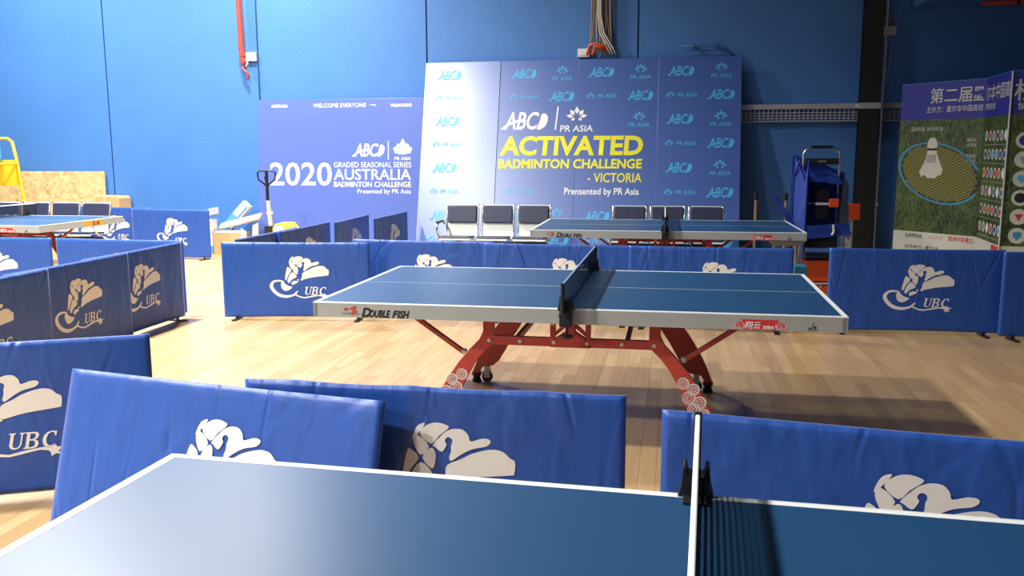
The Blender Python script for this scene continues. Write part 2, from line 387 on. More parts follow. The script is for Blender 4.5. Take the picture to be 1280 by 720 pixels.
for k in range(11):
    x0 = -0.15 + k*0.029; dx = random.uniform(-0.015, 0.015); xe = x0 + random.uniform(-0.03, 0.05)
    MB().tube([(x0, 0, 7.6), (x0+dx, -0.01*(k % 3), 4.6), (x0-dx, -0.012*(k % 2), 3.6), (xe, 0.0, 3.05), (xe+0.02, 0.0, 2.94)], 0.011+0.004*(k % 3 == 0), 8).build('cable', M['cable'], cb, smooth=True)
for k in range(3):
    MB().tube([(-0.04+0.01*k, -0.04, 7.6), (-0.05+0.02*k, -0.04, 3.5), (-0.02+0.03*k, -0.045, 3.25), (0.09+0.04*k, -0.05, 3.03), (0.13+0.04*k, -0.02, 2.94)], 0.010, 8).build('pale_cable', M['cable_w'], cb, smooth=True)
MB().tube([(-0.21,-0.02,2.94),(-0.17,-0.04,3.07),(-0.10,-0.055,3.10),(0.06,-0.055,3.05),(0.06,-0.05,3.01),(-0.09,-0.06,3.06),(-0.11,-0.05,2.99),(-0.12,-0.04,2.94)], 0.018, 8).build('orange_strap', M['orange'], cb, smooth=True)
tp = empty('wall_pipe', (0.0, 13.13, 0)); tag(tp, 'thin blue painted pipe bending down above the large display board', 'pipe')
MB().tube([(0.02,0,3.035),(0.35,0,3.03),(0.58,0,3.02),(0.66,0,2.99),(0.695,0.02,2.96),(0.70,0.03,2.93)], 0.014, 10).build('tube', M['wallpipe'], tp, smooth=True)
for x in (0.2, 0.5): MB().box(x, x+0.025, -0.02, 0.07, 3.01, 3.055).build('pipe_clip', M['wallpipe'], tp)
hc = empty('hanging_cable', (2.83, 13.12, 0)); tag(hc, 'two thin grey wires looping down from the junction box by the column', 'cable')
MB().tube([(0.0,0,3.12),(-0.05,-0.02,2.9),(-0.10,-0.04,2.6),(-0.14,-0.08,2.3),(-0.13,-0.08,2.22)], 0.006, 6).build('wire', M['cable_w'], hc, smooth=True)
MB().tube([(0.03,0,3.12),(0.02,-0.02,2.8),(0.0,-0.03,2.6),(-0.06,-0.05,2.42),(-0.13,-0.08,2.36)], 0.006, 6).build('wire', M['cable_w'], hc, smooth=True)
fd = empty('flexible_conduit', (2.72, 13.05, 0)); tag(fd, 'brown flexible conduit curving down to the junction box at the top right of the column', 'conduit')
MB().tube([(-0.06,-0.05,3.9),(-0.05,-0.05,3.6),(0.0,-0.04,3.44),(0.08,0.0,3.33),(0.13,0.05,3.25)], 0.028, 10).build('tube', M['cable'], fd, smooth=True)
rb = empty('sprinkler_pipe', (4.6, 12.2, 3.36)); tag(rb, 'dark red pipe under the blue bulkhead at the top right', 'pipe')
MB().tube([(-0.9,0,0),(3.3,0,0)], 0.03, 12).build('tube', M['red'], rb)
for x in (-0.5, 1.0): MB().box(x-0.015, x+0.015, -0.035, 0.035, -0.035, 0.095).build('pipe_hanger', M['black_steel'], rb)

# ---------------------------------------------------------------- court barriers
LOGO = [
 [(375,195),(380,165),(400,130),(430,118),(425,135),(402,165)],
 [(408,168),(435,130),(480,114),(525,122),(537,136),(495,172),(458,210)],
 [(378,205),(398,174),(448,222),(408,263)],
 [(350,245),(365,238),(400,275),(362,330),(335,385),(323,370),(335,300)],
 [(417,275),(455,228),(475,245),(476,285),(460,322)],
 [(350,395),(365,350),(408,295),(455,332),(450,355),(400,380),(372,415),(358,415)],
 [(465,215),(500,175),(525,152),(560,138),(600,140),(625,165),(634,190),(680,176),(712,176),(722,190),(700,210),(640,225),(590,252),(548,282),(538,268),(546,240),(547,214),(553,197),(550,184),(538,177),(525,182),(520,196),(527,208),(521,224),(508,242),(492,238),(478,226)],
 [(528,302),(590,272),(640,245),(720,222),(775,228),(805,255),(828,270),(825,320),(805,332),(640,352),(515,380),(520,345)],
 [(395,415),(420,395),(455,392),(475,400),(465,413),(430,430),(405,440)],
 [(466,372),(480,374),(487,384),(478,392),(470,385)],
 [(505,368),(530,382),(512,390)],
 [(275,420),(300,400),(320,425),(345,442),(375,455),(402,462),(385,485),(345,505),(310,505),(282,478),(273,445)],
]
RING = [(305,395),(240,382),(185,393),(148,428),(146,475),(185,532),(250,575),(330,588),(400,572),(445,548),(467,505),(440,520),(415,542),(370,555),(310,555),(250,535),(208,500),(182,458),(190,422),(230,403),(298,405)]
TAIL = [(425,552),(460,572),(500,586),(545,592),(620,578),(700,563),(742,570),(752,582),(755,604),(778,590),(806,595),(790,575),(822,553),(788,552),(772,532),(762,548),(700,550),(620,562),(545,578),(490,568),(445,548)]
U_ = [(0,1),(.36,1),(.36,.93),(.28,.91),(.28,.30),(.33,.14),(.45,.09),(.60,.14),(.67,.30),(.67,.91),(.58,.93),(.58,1),(.86,1),(.86,.93),(.76,.91),(.76,.28),(.66,.08),(.44,0),(.22,.05),(.10,.22),(.10,.91),(0,.93)]
B_ = [(0,1),(.50,1),(.68,.94),(.75,.80),(.70,.62),(.55,.53),(.72,.46),(.80,.28),(.72,.07),(.52,0),(0,0),(0,.07),(.09,.09),(.09,.91),(0,.93)]
B_h1 = [(.27,.91),(.27,.57),(.42,.57),(.55,.65),(.57,.78),(.50,.90)]
B_h2 = [(.27,.50),(.27,.09),(.42,.09),(.58,.15),(.60,.30),(.52,.46)]
C_ = [(.74,.98),(.68,.96),(.48,1.0),(.22,.93),(.05,.72),(.02,.46),(.10,.18),(.30,.0),(.54,.0),(.76,.16),(.72,.20),(.56,.11),(.40,.12),(.26,.28),(.22,.52),(.28,.80),(.44,.92),(.60,.88),(.68,.68),(.74,.68)]
def with_holes(b, outer, holes, f):
    polys = [[Vector((*f(p), 0)) for p in outer]] + [[Vector((*f(p), 0)) for p in h] for h in holes]
    tri = tessellate_polygon(polys); flatv = [v for pl in polys for v in pl]
    fs = []
    for q in tri:
        A, B, C2 = [flatv[i] for i in q]
        if (B-A).cross(C2-A).z < 0: q = (q[0], q[2], q[1])
        fs.append(tuple(q))
    b.add([(v.x, 0, v.y) for v in flatv], fs)
def logo_mesh():
    b = flatmb()
    f = lambda p: ((p[0]+405)*0.000823 - 0.0, (801-p[1])*0.00083 + 0.035)
    for k, pl in enumerate(LOGO): b.flat([f(p) for p in smooth_closed(pl, 3)])
    b.flat([f(p) for p in smooth_closed(RING, 3)]); b.flat([f(p) for p in TAIL])
    sh = 0.22
    for pl, hs, x0 in ((U_, [], 535), (B_, [B_h1, B_h2], 617), (C_, [], 705)):
        g = lambda p: f((x0 + p[0]*92 + (p[1])*92*sh, 552 - p[1]*92))
        if hs: with_holes(b, pl, hs, g)
        else: b.flat([g(p) for p in pl])
    o = b.build('logo_print', M['logo']); me = o.data; bpy.data.objects.remove(o)
    for v in me.vertices: v.co.x -= 0.7       # centre on the panel
    me.update(); return me
LOGO_ME = logo_mesh()
def cover_mesh(seed, deep=0.004, creases=7, wavy=0.0):
    rnd = random.Random(seed)
    NX, NZ = 60, 30; hx, z0, z1, t = 0.70, 0.03, 0.735, 0.014
    cr = []
    for _ in range(creases):
        cx, cz = rnd.uniform(-0.65, 0.65), rnd.choice((rnd.uniform(0.5, 0.7), rnd.uniform(0.05, 0.6)))
        a = rnd.uniform(-0.9, 0.9) + PI/2; cr.append((cx, cz, math.cos(a), math.sin(a), rnd.uniform(0.08, 0.26), rnd.uniform(0.4, 1.0)))
    def depth(x, z, sd):
        d = 0.45*deep*(0.5+0.5*noise.noise(Vector((x*3.1+seed, z*2.2, sd*3.3)))) + 0.4*deep*abs(noise.noise(Vector((x*5+z*3, z*1.5+seed, sd))))
        for cx, cz, ca, sa, ln, st in cr:
            u = (x-cx)*ca + (z-cz)*sa; w = -(x-cx)*sa + (z-cz)*ca
            if abs(u) < ln: d += deep*st*0.8*(1-abs(u)/ln)*max(0, 1-abs(w)/0.018)
        e = min(1, min((hx-abs(x))/0.03, (z1-z)/0.02, (z-z0)/0.02)); return d*max(0, e)
    b = MB(); n1 = (NX+1)*(NZ+1)
    vs = []
    for side in (-1, 1):
        for j in range(NZ+1):
            for i in range(NX+1):
                x = -hx + 2*hx*i/NX; z = z0 + (z1-z0)*j/NZ
                e = max(0.0, 1-min((hx-abs(x))/0.012, (z1-z)/0.012)); tt = t*(1-0.45*e)
                y = side*(tt - depth(x, z, side))
                zz = z
                if j <= 1: zz += 0.012*math.sin(x*4+seed)*0.6 + 0.004
                if j == NZ: zz += -0.004*math.cos(x/hx*PI/2) - wavy*abs(math.sin(x*7+seed))
                vs.append((x, y, zz))
    fs = []
    for sgn in (0, 1):
        o = sgn*n1
        for j in range(NZ):
            for i in range(NX):
                q = (o+j*(NX+1)+i, o+j*(NX+1)+i+1, o+(j+1)*(NX+1)+i+1, o+(j+1)*(NX+1)+i)
                fs.append(q if sgn == 0 else q[::-1])
    for i in range(NX):
        fs.append((i+1, i, n1+i, n1+i+1)); a = NZ*(NX+1)+i; fs.append((a, a+1, n1+a+1, n1+a))
    for j in range(NZ):
        a = j*(NX+1); c = a+NX+1; fs.append((a, c, n1+c, n1+a)); a += NX; c += NX; fs.append((c, a, n1+a, n1+c))
    b.add(vs, fs); o = b.build('cover', M['cover'], smooth=True); me = o.data; bpy.data.objects.remove(o); return me
COVERS = [cover_mesh(1), cover_mesh(5, 0.006, 9), cover_mesh(9, 0.007, 14), cover_mesh(13, 0.008, 12, 0.006)]
FOOT = MB().box(-0.02, 0.02, -0.10, 0.10, 0.0, 0.012).box(-0.012, 0.012, -0.008, 0.008, 0.012, 0.045)
FRAME = MB().tube([(-0.68,0,0.035),(0.68,0,0.035)], 0.006, 6)
def add_ob(name, me, parent, loc=(0,0,0), rz=0):
    o = bpy.data.objects.new(name, me); col.objects.link(o); o.parent = parent; o.location = loc; o.rotation_euler = (0,0,rz); return o
_fo = FOOT.build('foot', M['black'], bev=0.003); FOOT_ME = _fo.data; bpy.data.objects.remove(_fo)
_fo = FRAME.build('bottom_rail', M['galv']); RAIL_ME = _fo.data; bpy.data.objects.remove(_fo)
def barrier(x0, y0, deg, label, cover=0, tilt=0, L=1.4, group='blue fabric court barriers'):
    a = math.radians(deg)
    cx, cy = x0 + 0.7*math.cos(a), y0 + 0.7*math.sin(a)
    e = empty('court_barrier', (cx, cy, 0), a, -math.radians(tilt)); tag(e, label, 'barrier', group)
    add_ob('cover', COVERS[cover], e)
    add_ob('bottom_rail', RAIL_ME, e)
    add_ob('logo_print', LOGO_ME, e, (0, -0.0155, 0)); add_ob('logo_print', LOGO_ME, e, (0, 0.0155, 0), PI)
    for s in (-0.58, 0.58):
        f = add_ob('foot', FOOT_ME, e, (s, 0, 0))
        if tilt: f.rotation_euler = (math.radians(tilt), 0, 0)
    return e
barrier(-3.625, 2.991, 25.4, 'dark blue court barrier at the left edge, in front of the left enclosure', 0)
barrier(-2.383, 2.853, -9.8, 'pale sunlit blue court barrier tilting back behind the corner of the nearest table', 2, tilt=15.9)
barrier(-1.547, 2.935, 0.1, 'creased blue court barrier standing between the leaning barrier and the nearest net', 3)
barrier(-0.023, 2.777, -7.5, 'blue court barrier behind the net of the nearest table', 1)
barrier(-4.16, 7.55, 7.0, 'blue court barrier with full emblem left of the middle table', 0)
barrier(-3.03, 8.00, -2.0, 'blue court barrier behind the left half of the middle table', 1)
barrier(-1.72, 7.88, -1.5, 'wrinkled blue court barrier behind the net of the middle table', 3)
barrier(-0.39, 7.80, -2.0, 'blue court barrier behind the right half of the middle table', 2)
barrier(1.315, 7.86, 1.5, 'blue court barrier with full emblem at right, below the badminton banner', 0)
barrier(2.66, 7.76, 4.0, 'blue court barrier cut by the right edge of the frame', 1)
# side run of the left enclosure (facing right)
barrier(-4.56, 6.12, 90, 'farthest of the three overlapping barriers on the side of the left enclosure', 0)
barrier(-4.52, 5.24, 90, 'middle one of the three overlapping barriers on the side of the left enclosure', 0)
barrier(-4.47, 4.21, 90, 'nearest of the three overlapping side barriers of the left enclosure, at the frame edge', 1)
barrier(-5.99, 7.68, -2.5, 'blue barrier closing the back of the left enclosure, right one with blank top', 1)
barrier(-7.45, 7.68, 0, 'blue barrier closing the back of the left enclosure, left one with emblem top', 0)
barrier(-4.15, 7.80, 90, 'dark shaded barrier behind the barrier left of the middle table, nearer of two', 0)
barrier(-4.11, 8.67, 90, 'dark shaded barrier pointing to the pallet jack, farther of two in line', 0)
barrier(-4.00, 9.95, 93, 'narrow looking dark barrier in front of the violet display board', 0)
barrier(-3.74, 10.62, 90, 'dark barrier whose end meets the left edge of the large blue display board', 0)
barrier(-8.057, 12.03, -9, 'blue barrier with emblem beside the pile of cartons at the back left', 1)
barrier(-9.262, 12.42, -9, 'blue barrier behind the row of seats at the far left', 0)

# ---------------------------------------------------------------- table tennis tables
def spiral(cx, cz, r, b, w=0.0046, turns=2.5):
    n = int(12*turns); pts = []
    for i in range(n+1):
        t = i/n; a = 2*PI*turns*t; rr = r*(0.12+0.88*t); pts.append((cx+rr*math.cos(a), cz+rr*math.sin(a), a))
    for i in range(n):
        x0, z0, a0 = pts[i]; x1, z1, a1 = pts[i+1]
        b.add([(x0-w*math.cos(a0)/2,0,z0-w*math.sin(a0)/2),(x0+w*math.cos(a0)/2,0,z0+w*math.sin(a0)/2),(x1+w*math.cos(a1)/2,0,z1+w*math.sin(a1)/2),(x1-w*math.cos(a1)/2,0,z1-w*math.sin(a1)/2)], [(0,1,2,3)])
    ring = [(cx+(r)*math.cos(a), cz+(r)*math.sin(a)) for a in [2*PI*k/20 for k in range(21)]]
    for i in range(20):
        a0, a1 = 2*PI*i/20, 2*PI*(i+1)/20
        b.add([(cx+(r-w/2)*math.cos(a0),0,cz+(r-w/2)*math.sin(a0)),(cx+(r+w/2)*math.cos(a0),0,cz+(r+w/2)*math.sin(a0)),(cx+(r+w/2)*math.cos(a1),0,cz+(r+w/2)*math.sin(a1)),(cx+(r-w/2)*math.cos(a1),0,cz+(r-w/2)*math.sin(a1))], [(0,1,2,3)])
def make_table(tape='tape_w', sticker=False):
    t = empty('table_tennis_table')
    L, W, T = 1.37, 0.7625, 0.76
    for s in (-1, 1):
        xa, xb = (0.003, L) if s > 0 else (-L, -0.003)
        top = MB().box(xa, xb, -W, W, T-0.022, T).build('tabletop', M['table_blue'], t, bev=0.0015)
        ln = MB(); z0, z1 = T-0.001, T+0.0006
        ln.box(xa, xb, -W, -W+0.02, z0, z1).box(xa, xb, W-0.02, W, z0, z1).box(xa, xb, -0.0015, 0.0015, z0, z1)
        if s > 0: ln.box(xb-0.02, xb, -W+0.02, W-0.02, z0, z1)
        else: ln.box(xa, xa+0.02, -W+0.02, W-0.02, z0, z1)
        ln.build('white_lines', M['line'], top)
        ap = MB(); a0, a1 = T-0.078, T-0.004
        ap.box(xa, xb, -W-0.004, -W+0.02, a0, a1).box(xa, xb, W-0.02, W+0.004, a0, a1)
        xe = (xb-0.02, xb+0.004) if s > 0 else (xa-0.004, xa+0.02)
        ap.box(xe[0], xe[1], -W-0.004, W+0.004, a0, a1); xi = (0.003, 0.023) if s > 0 else (-0.023, -0.003)
        ap.box(xi[0], xi[1], -W, W, a0, T-0.022)
        apo = ap.build('apron', M['apron'], t)
        ed = MB().box(xa, xb, -W-0.005, -W-0.002, T-0.0045, T+0.0006).box(xa, xb, W+0.002, W+0.005, T-0.0045, T+0.0006)
        ed.box(xb+0.002 if s > 0 else xa-0.005, xb+0.005 if s > 0 else xa-0.002, -W-0.005, W+0.005, T-0.0045, T+0.0006).build('white_edging', M['line'], apo)
        if s < 0:
            dl = text('D', -1.103, T-0.0725, 0.068, M['black_print'], apo, -W-0.005, bold=0.045, shear=0.28)
            text('OUBLE', -1.058, T-0.0725, 0.053, M['black_print'], apo, -W-0.005, bold=0.045, shear=0.28, width=0.118)
            text('F', -0.932, T-0.0725, 0.053, M['black_print'], apo, -W-0.005, bold=0.045, shear=0.28)
            text('ISH', -0.902, T-0.0725, 0.053, M['black_print'], apo, -W-0.005, bold=0.045, shear=0.28, width=0.068)
            em = flatmb(); em.flat(smooth_closed([(-1.155,.735),(-1.14,.745),(-1.125,.735),(-1.135,.725),(-1.12,.715),(-1.14,.705),(-1.15,.69),(-1.16,.705),(-1.15,.72),(-1.17,.728)],2), -W-0.0052)
            em.flat([(-1.20,.718),(-1.175,.718),(-1.175,.733),(-1.20,.733)], -W-0.0052)
            em.build('emblem', M['red'], apo)
            text('DOUBLE FISH', -1.21, T-0.062, 0.012, M['black_print'], apo, -W-0.0051, width=0.095)
        else:
            em = flatmb(); em.flat([(0.885,.684),(0.865,.735),(1.05,.735),(1.035,.684)], -W-0.0052); em.build('red_badge', M['red_print'], apo)
            cd_ = flatmb()
            for cx in (0.862, 1.062):
                for dx, dz, r in ((0,0,.018),(-.018,-.006,.013),(.018,-.006,.013),(0.006,.012,.011)): cd_.flat(circle(cx+dx, .709+dz, r), -W-0.0054)
            cd_.build('pink_clouds', M['pink_print'], apo)
            cw = flatmb()
            for cx in (0.862, 1.062):
                spiral(cx-0.004, .710, 0.010, cw, 0.0018, 2); spiral(cx+0.014, .703, 0.007, cw, 0.0016, 2)
            for i in range(len(cw.v)): cw.v[i] = (cw.v[i][0], -W-0.0056, cw.v[i][2])
            cw.build('cloud_spirals', M['red_print'], apo)
            text('翔云', 0.890, .692, 0.040, M['white_print'], apo, -W-0.0058, bold=0.008, shear=0.1, width=0.075)
            text('328A', 0.972, .690, 0.022, M['white_print'], apo, -W-0.0058, bold=0.03, shear=0.25, width=0.055)
            lg = flatmb(); lg.flat([(1.186,.690),(1.232,.688),(1.232,.691),(1.186,.693)], -W-0.0055)
            lg.flat(circle(1.222,.703,.0065), -W-0.0055); lg.flat([(1.207,.697),(1.211,.697),(1.217,.728),(1.213,.728)], -W-0.0055); lg.flat([(1.19,.697),(1.205,.697),(1.205,.703),(1.19,.703)], -W-0.0055)
            lg.build('small_mark', M['black_print'], apo)
        for yy in (-0.45, 0.45): MB().box(min(xa, xb)+0.03, max(xa, xb)-0.03, yy-0.02, yy+0.02, T-0.055, T-0.022).build('stiffener', M['black_steel'], t)
        for px_ in (0.78, 1.22):
            MB().box(s*px_-0.02, s*px_+0.02, -0.70, -0.67, T-0.092, T-0.05).build('corner_block', M['black'], t)
    # frames, legs
    for side in (-1, 1):
        y = side*0.56; h = 0.0175
        MB().box(-0.47, 0.47, y-h+0.002, y+h-0.002, 0.518, 0.566).build('long_beam', M['red'], t, bev=0.003)
        for s in (-1, 1):
            outer = [(.475,.60),(.50,.545),(.56,.482),(.62,.41),(.665,.345),(.705,.28),(.74,.215),(.77,.15),(.795,.085),(.81,.045)]
            if side < 0: inner = [(.70,.045),(.675,.09),(.65,.14),(.625,.20),(.60,.27),(.565,.34),(.53,.405),(.485,.465),(.43,.52)]
            else: inner = [(.752,.045),(.748,.075),(.735,.10),(.705,.115),(.66,.117),(.617,.155),(.575,.225),(.528,.308),(.485,.375),(.445,.438),(.42,.52)]
            pl = [(.42,.60)] + outer + inner
            if s < 0: pl = [(-a, b) for a, b in pl][::-1]
            leg = MB().prism(pl, y-h, y+h, 'y').build('leg', M['red'], t, bev=0.004)
            fx = 0.775 if side > 0 else 0.755
            MB().lathe([(0.03,0.0),(0.032,0.01),(0.024,0.03),(0.03,0.045),(0.034,0.05),(0.034,0.062)], 16, Matrix.Translation((s*fx, y, 0))).build('rubber_foot', M['black'], leg, smooth=False)
            MB().box(s*0.448-0.03, s*0.448+0.03, y-h-0.002, y+h+0.002, 0.56, 0.69).build('post', M['red'], t, bev=0.003)
            if side < 0:
                sp = flatmb()
                for cx, cz, r in ((.600,.345,.030),(.655,.315,.030),(.632,.268,.034),(.690,.245,.032),(.660,.205,.032),(.712,.180,.030),(.680,.145,.032),(.735,.115,.030),(.700,.085,.030)):
                    spiral(s*cx, cz, r, sp)
                for i in range(len(sp.v)): sp.v[i] = (sp.v[i][0], y-h-0.0015, sp.v[i][2])
                sp.build('spiral_decal', M['logo'], leg)
            else:
                cs = MB(); T2 = Matrix.Translation((s*0.70, y, 0))
                cs.tube([(0,-0.013,0.037),(0,0.013,0.037)], 0.037, 18, mtx=T2)
                w = cs.build('castor_wheel', M['black'], leg)
                cf = MB().box(-0.018, 0.018, -0.022, 0.022, 0.085, 0.115, T2).box(-0.02, 0.02, -0.022, -0.018, 0.03, 0.09, T2).box(-0.02, 0.02, 0.018, 0.022, 0.03, 0.09, T2).box(-0.06,-0.02,-0.012,0.012,0.06,0.07,T2)
                cf.build('castor_fork', M['galv'], leg, bev=0.002)
            # diagonal struts under the tabletops
            ys = y - side*0.045
            MB().box(-0.012, 0.012, -0.016, 0.016, 0, 0.345, Matrix.Translation((s*0.60, ys, 0.455)) @ Matrix.Rotation(s*math.atan2(0.29, 0.20), 4, 'Y')).build('strut', M['red'], t, bev=0.003)
            MB().tube([(s*0.60, ys-0.022, 0.46), (s*0.60, ys+0.022, 0.46)], 0.013, 12).build('bolt', M['silver'], t)
            for bx in (0.445,):
                MB().tube([(s*bx, y-h-0.006, 0.542), (s*bx, y+h+0.006, 0.542)], 0.011, 12).build('bolt', M['silver'], t)
            for bx in (0.09, 0.275):
                MB().tube([(s*bx, y-h-0.004, 0.542), (s*bx, y+h+0.004, 0.542)], 0.010, 12).build('bolt', M['silver'], t)
            MB().box(s*0.095-0.014, s*0.095+0.014, y-h, y+h, 0.56, 0.69).build('short_post', M['red'], t, bev=0.002)
            MB().box(-0.009, 0.009, y-0.01, y+0.01, 0, 0.115, Matrix.Translation((s*0.095, 0, 0.575)) @ Matrix.Rotation(-s*0.85, 4, 'Y')).build('diagonal_link', M['red'], t, bev=0.002)
        MB().prism([(-0.11,0.516),(0.11,0.516),(0.075,0.570),(0.028,0.60),(0.022,0.675),(-0.022,0.675),(-0.028,0.60),(-0.075,0.570)], y-h-0.003, y+h+0.003, 'y').build('centre_plate', M['red'], t, bev=0.002)
        MB().box(-0.107, -0.083, y-h-0.003, y-h, 0.635, 0.675).build('yellow_sticker', M['yellow'], t)
    for s in (-1, 1):
        MB().box(s*0.448-0.02, s*0.448+0.02, -0.56, 0.56, 0.64, 0.68).build('cross_bar', M['red'], t, bev=0.003)
        MB().box(s*0.30-0.012, s*0.30+0.012, -0.56, 0.56, 0.525, 0.56).build('cross_bar', M['red'], t, bev=0.003)
    MB().box(-0.45, 0.45, -0.03, 0.03, 0.655, 0.69).build('spine_beam', M['black_steel'], t)
    # net assembly
    nt_ = empty('net_assembly'); nt_.parent = t
    MB().box(-0.0008, 0.0008, -0.905, 0.905, 0.765, 0.905).build('net', M['net'], nt_)
    MB().box(-0.006, 0.006, -0.91, 0.91, 0.899, 0.9125).build('net_tape', M[tape], nt_, bev=0.003)
    MB().box(-0.0015, 0.0015, -0.905, 0.905, 0.764, 0.768).build('bottom_cord', M['black'], nt_)
    for s in (-1, 1):
        MB().tube([(0, s*0.915, 0.75), (0, s*0.915, 0.915)], 0.010, 12).build('net_post', M['black'], nt_)
        br = MB().prism([(-0.042,0.757),(0.042,0.757),(0.034,0.79),(0.030,0.835),(0.022,0.835),(0.018,0.812),(-0.018,0.812),(-0.022,0.835),(-0.030,0.835),(-0.034,0.79)], min(s*0.745, s*0.80), max(s*0.745, s*0.80), 'y')
        br.box(-0.030, 0.030, min(s*0.70, s*0.80), max(s*0.70, s*0.80), 0.7605, 0.768)
        br.box(-0.032, 0.032, min(s*0.768, s*0.80), max(s*0.768, s*0.80), 0.672, 0.76).box(-0.018, 0.018, min(s*0.79, s*0.93), max(s*0.79, s*0.93), 0.745, 0.765)
        br.build('bracket', M['black'], nt_, bev=0.003)
        MB().tube([(0.0, s*0.735, 0.615), (0.0, s*0.735, 0.675)], 0.006, 8).lathe([(0.028,0.602),(0.032,0.606),(0.032,0.616),(0.012,0.622)], 14, Matrix.Translation((0.0, s*0.735, 0))).build('clamp_knob', M['black'], nt_)
    return t
tabM = make_table('tape_b')
tabM.location = (-0.534, 5.173, 0)
tag(tabM, 'blue table tennis table with red arched legs standing in the middle', 'table', 'table tennis tables')
def clone_table(x, y, rz, label, tape='tape_w'):
    c = copy_tree(tabM); c.location = (x, y, 0); c.rotation_euler = (0, 0, math.radians(rz)); c['label'] = label
    for n in c.children:
        if n.name.startswith('net_assembly'):
            for q in n.children:
                if q.name.startswith('net_tape'):
                    q.data = q.data.copy(); q.data.materials.clear(); q.data.materials.append(M[tape])
    return c
tabN = clone_table(0.037, 1.243, -2.05, 'nearest blue table tennis table filling the bottom of the picture')
tabF = clone_table(-0.10, 9.741, 0.69, 'far blue table tennis table in front of the large display board')
tabL = clone_table(-8.32, 9.41, 0.0, 'blue table tennis table at the left edge with an orange sticker on its end')
st = MB().box(1.3745, 1.376, -0.02, 0.36, 0.688, 0.752).build('orange_sticker', M['orange_st'], tabL)
o = text('32.00', 0, 0.700, 0.055, M['black_print'], tabL, bold=0.03, width=0.14); o.rotation_euler = (0, 0, PI/2); o.location = (1.377, 0.15, 0.70)

# ---------------------------------------------------------------- display boards
def abc_logo(mtl_w=0.36):
    """ABC lettering with swoosh and shuttle shape, in XZ plane, centred, width about 1"""
    me = text_mesh('ABC', 0.55, bold=0.02, shear=0.25, width=0.78)
    b = flatmb(); b.v = [tuple(v.co) for v in me.vertices]; b.f = [list(p.vertices) for p in me.polygons]
    x0 = min(v[0] for v in b.v)
    b.v = [(v[0]-x0-0.46, v[1], v[2]-0.19) for v in b.v]
    b.flat(smooth_closed([(0.28,-0.19),(0.34,0.0),(0.39,0.16),(0.30,0.15),(0.46,0.16),(0.51,0.10),(0.51,-0.02),(0.46,-0.14),(0.36,-0.19)][:2]+[(0.38,0.15),(0.47,0.15),(0.52,0.05),(0.48,-0.10),(0.38,-0.19)], 3), 0.0)
    b.flat([(-0.54,-0.19),(-0.44,-0.19),(-0.33,-0.10),(-0.15,-0.03),(0.03,-0.01),(0.03,0.03),(-0.15,0.02),(-0.33,-0.03)], -0.0006)
    return b
def lotus(b, cx, cz, s):
    for a, l, w in ((90,1.0,.34),(48,.92,.32),(132,.92,.32),(12,.95,.27),(168,.95,.27),(-28,.55,.24),(208,.55,.24)):
        r = math.radians(a); d = Vector((math.cos(r), math.sin(r))); n = Vector((-d.y, d.x)); p0 = Vector((cx, cz))
        pts = [p0 + d*0.30*s*l, p0 + d*0.62*s*l + n*w*s*0.62, p0 + d*1.0*s*l, p0 + d*0.62*s*l - n*w*s*0.62]
        b.flat([(p.x, p.y) for p in pts])
def pr_logo(stacked=True, part=0):
    b = flatmb()
    if stacked:
        if part == 0: lotus(b, 0, 0.06, 0.30); return b
        me = text_mesh('PR ASIA', 0.24, bold=0.012, shear=0.08, width=0.86); ox, oz = -0.43, -0.32
    else:
        if part == 0: lotus(b, -0.50, -0.05, 0.22); return b
        me = text_mesh('PR ASIA', 0.24, bold=0.012, shear=0.08, width=0.80); ox, oz = -0.20, -0.09
    n = len(b.v); b.v += [(v.co.x+ox, 0, v.co.z+oz) for v in me.vertices]; b.f += [[i+n for i in p.vertices] for p in me.polygons]
    return b
def mesh_of(b, mt):
    o = b.build('tmp', mt); me = o.data; bpy.data.objects.remove(o); return me
ABC_C, PRS_C, PRH_C = mesh_of(abc_logo(), M['cyan']), [mesh_of(pr_logo(True, q), M['cyan']) for q in (0, 1)], [mesh_of(pr_logo(False, q), M['cyan']) for q in (0, 1)]
ABC_W, PRS_W = mesh_of(abc_logo(), M['white_print']), [mesh_of(pr_logo(True, q), M['white_print']) for q in (0, 1)]
def stamp(name, me, parent, x, y, z, s):
    if isinstance(me, list):
        stamp(name.replace('logo', 'emblem'), me[0], parent, x, y, z, s); return stamp(name.replace('logo', 'wordmark'), me[1], parent, x, y, z, s)
    o = bpy.data.objects.new(name, me); col.objects.link(o); o.parent = parent; o.location = (x, y, z); o.scale = (s, s, s); return o
M['bd2'].node_tree.nodes['Principled BSDF'].inputs['Coat IOR'].default_value = 1.75
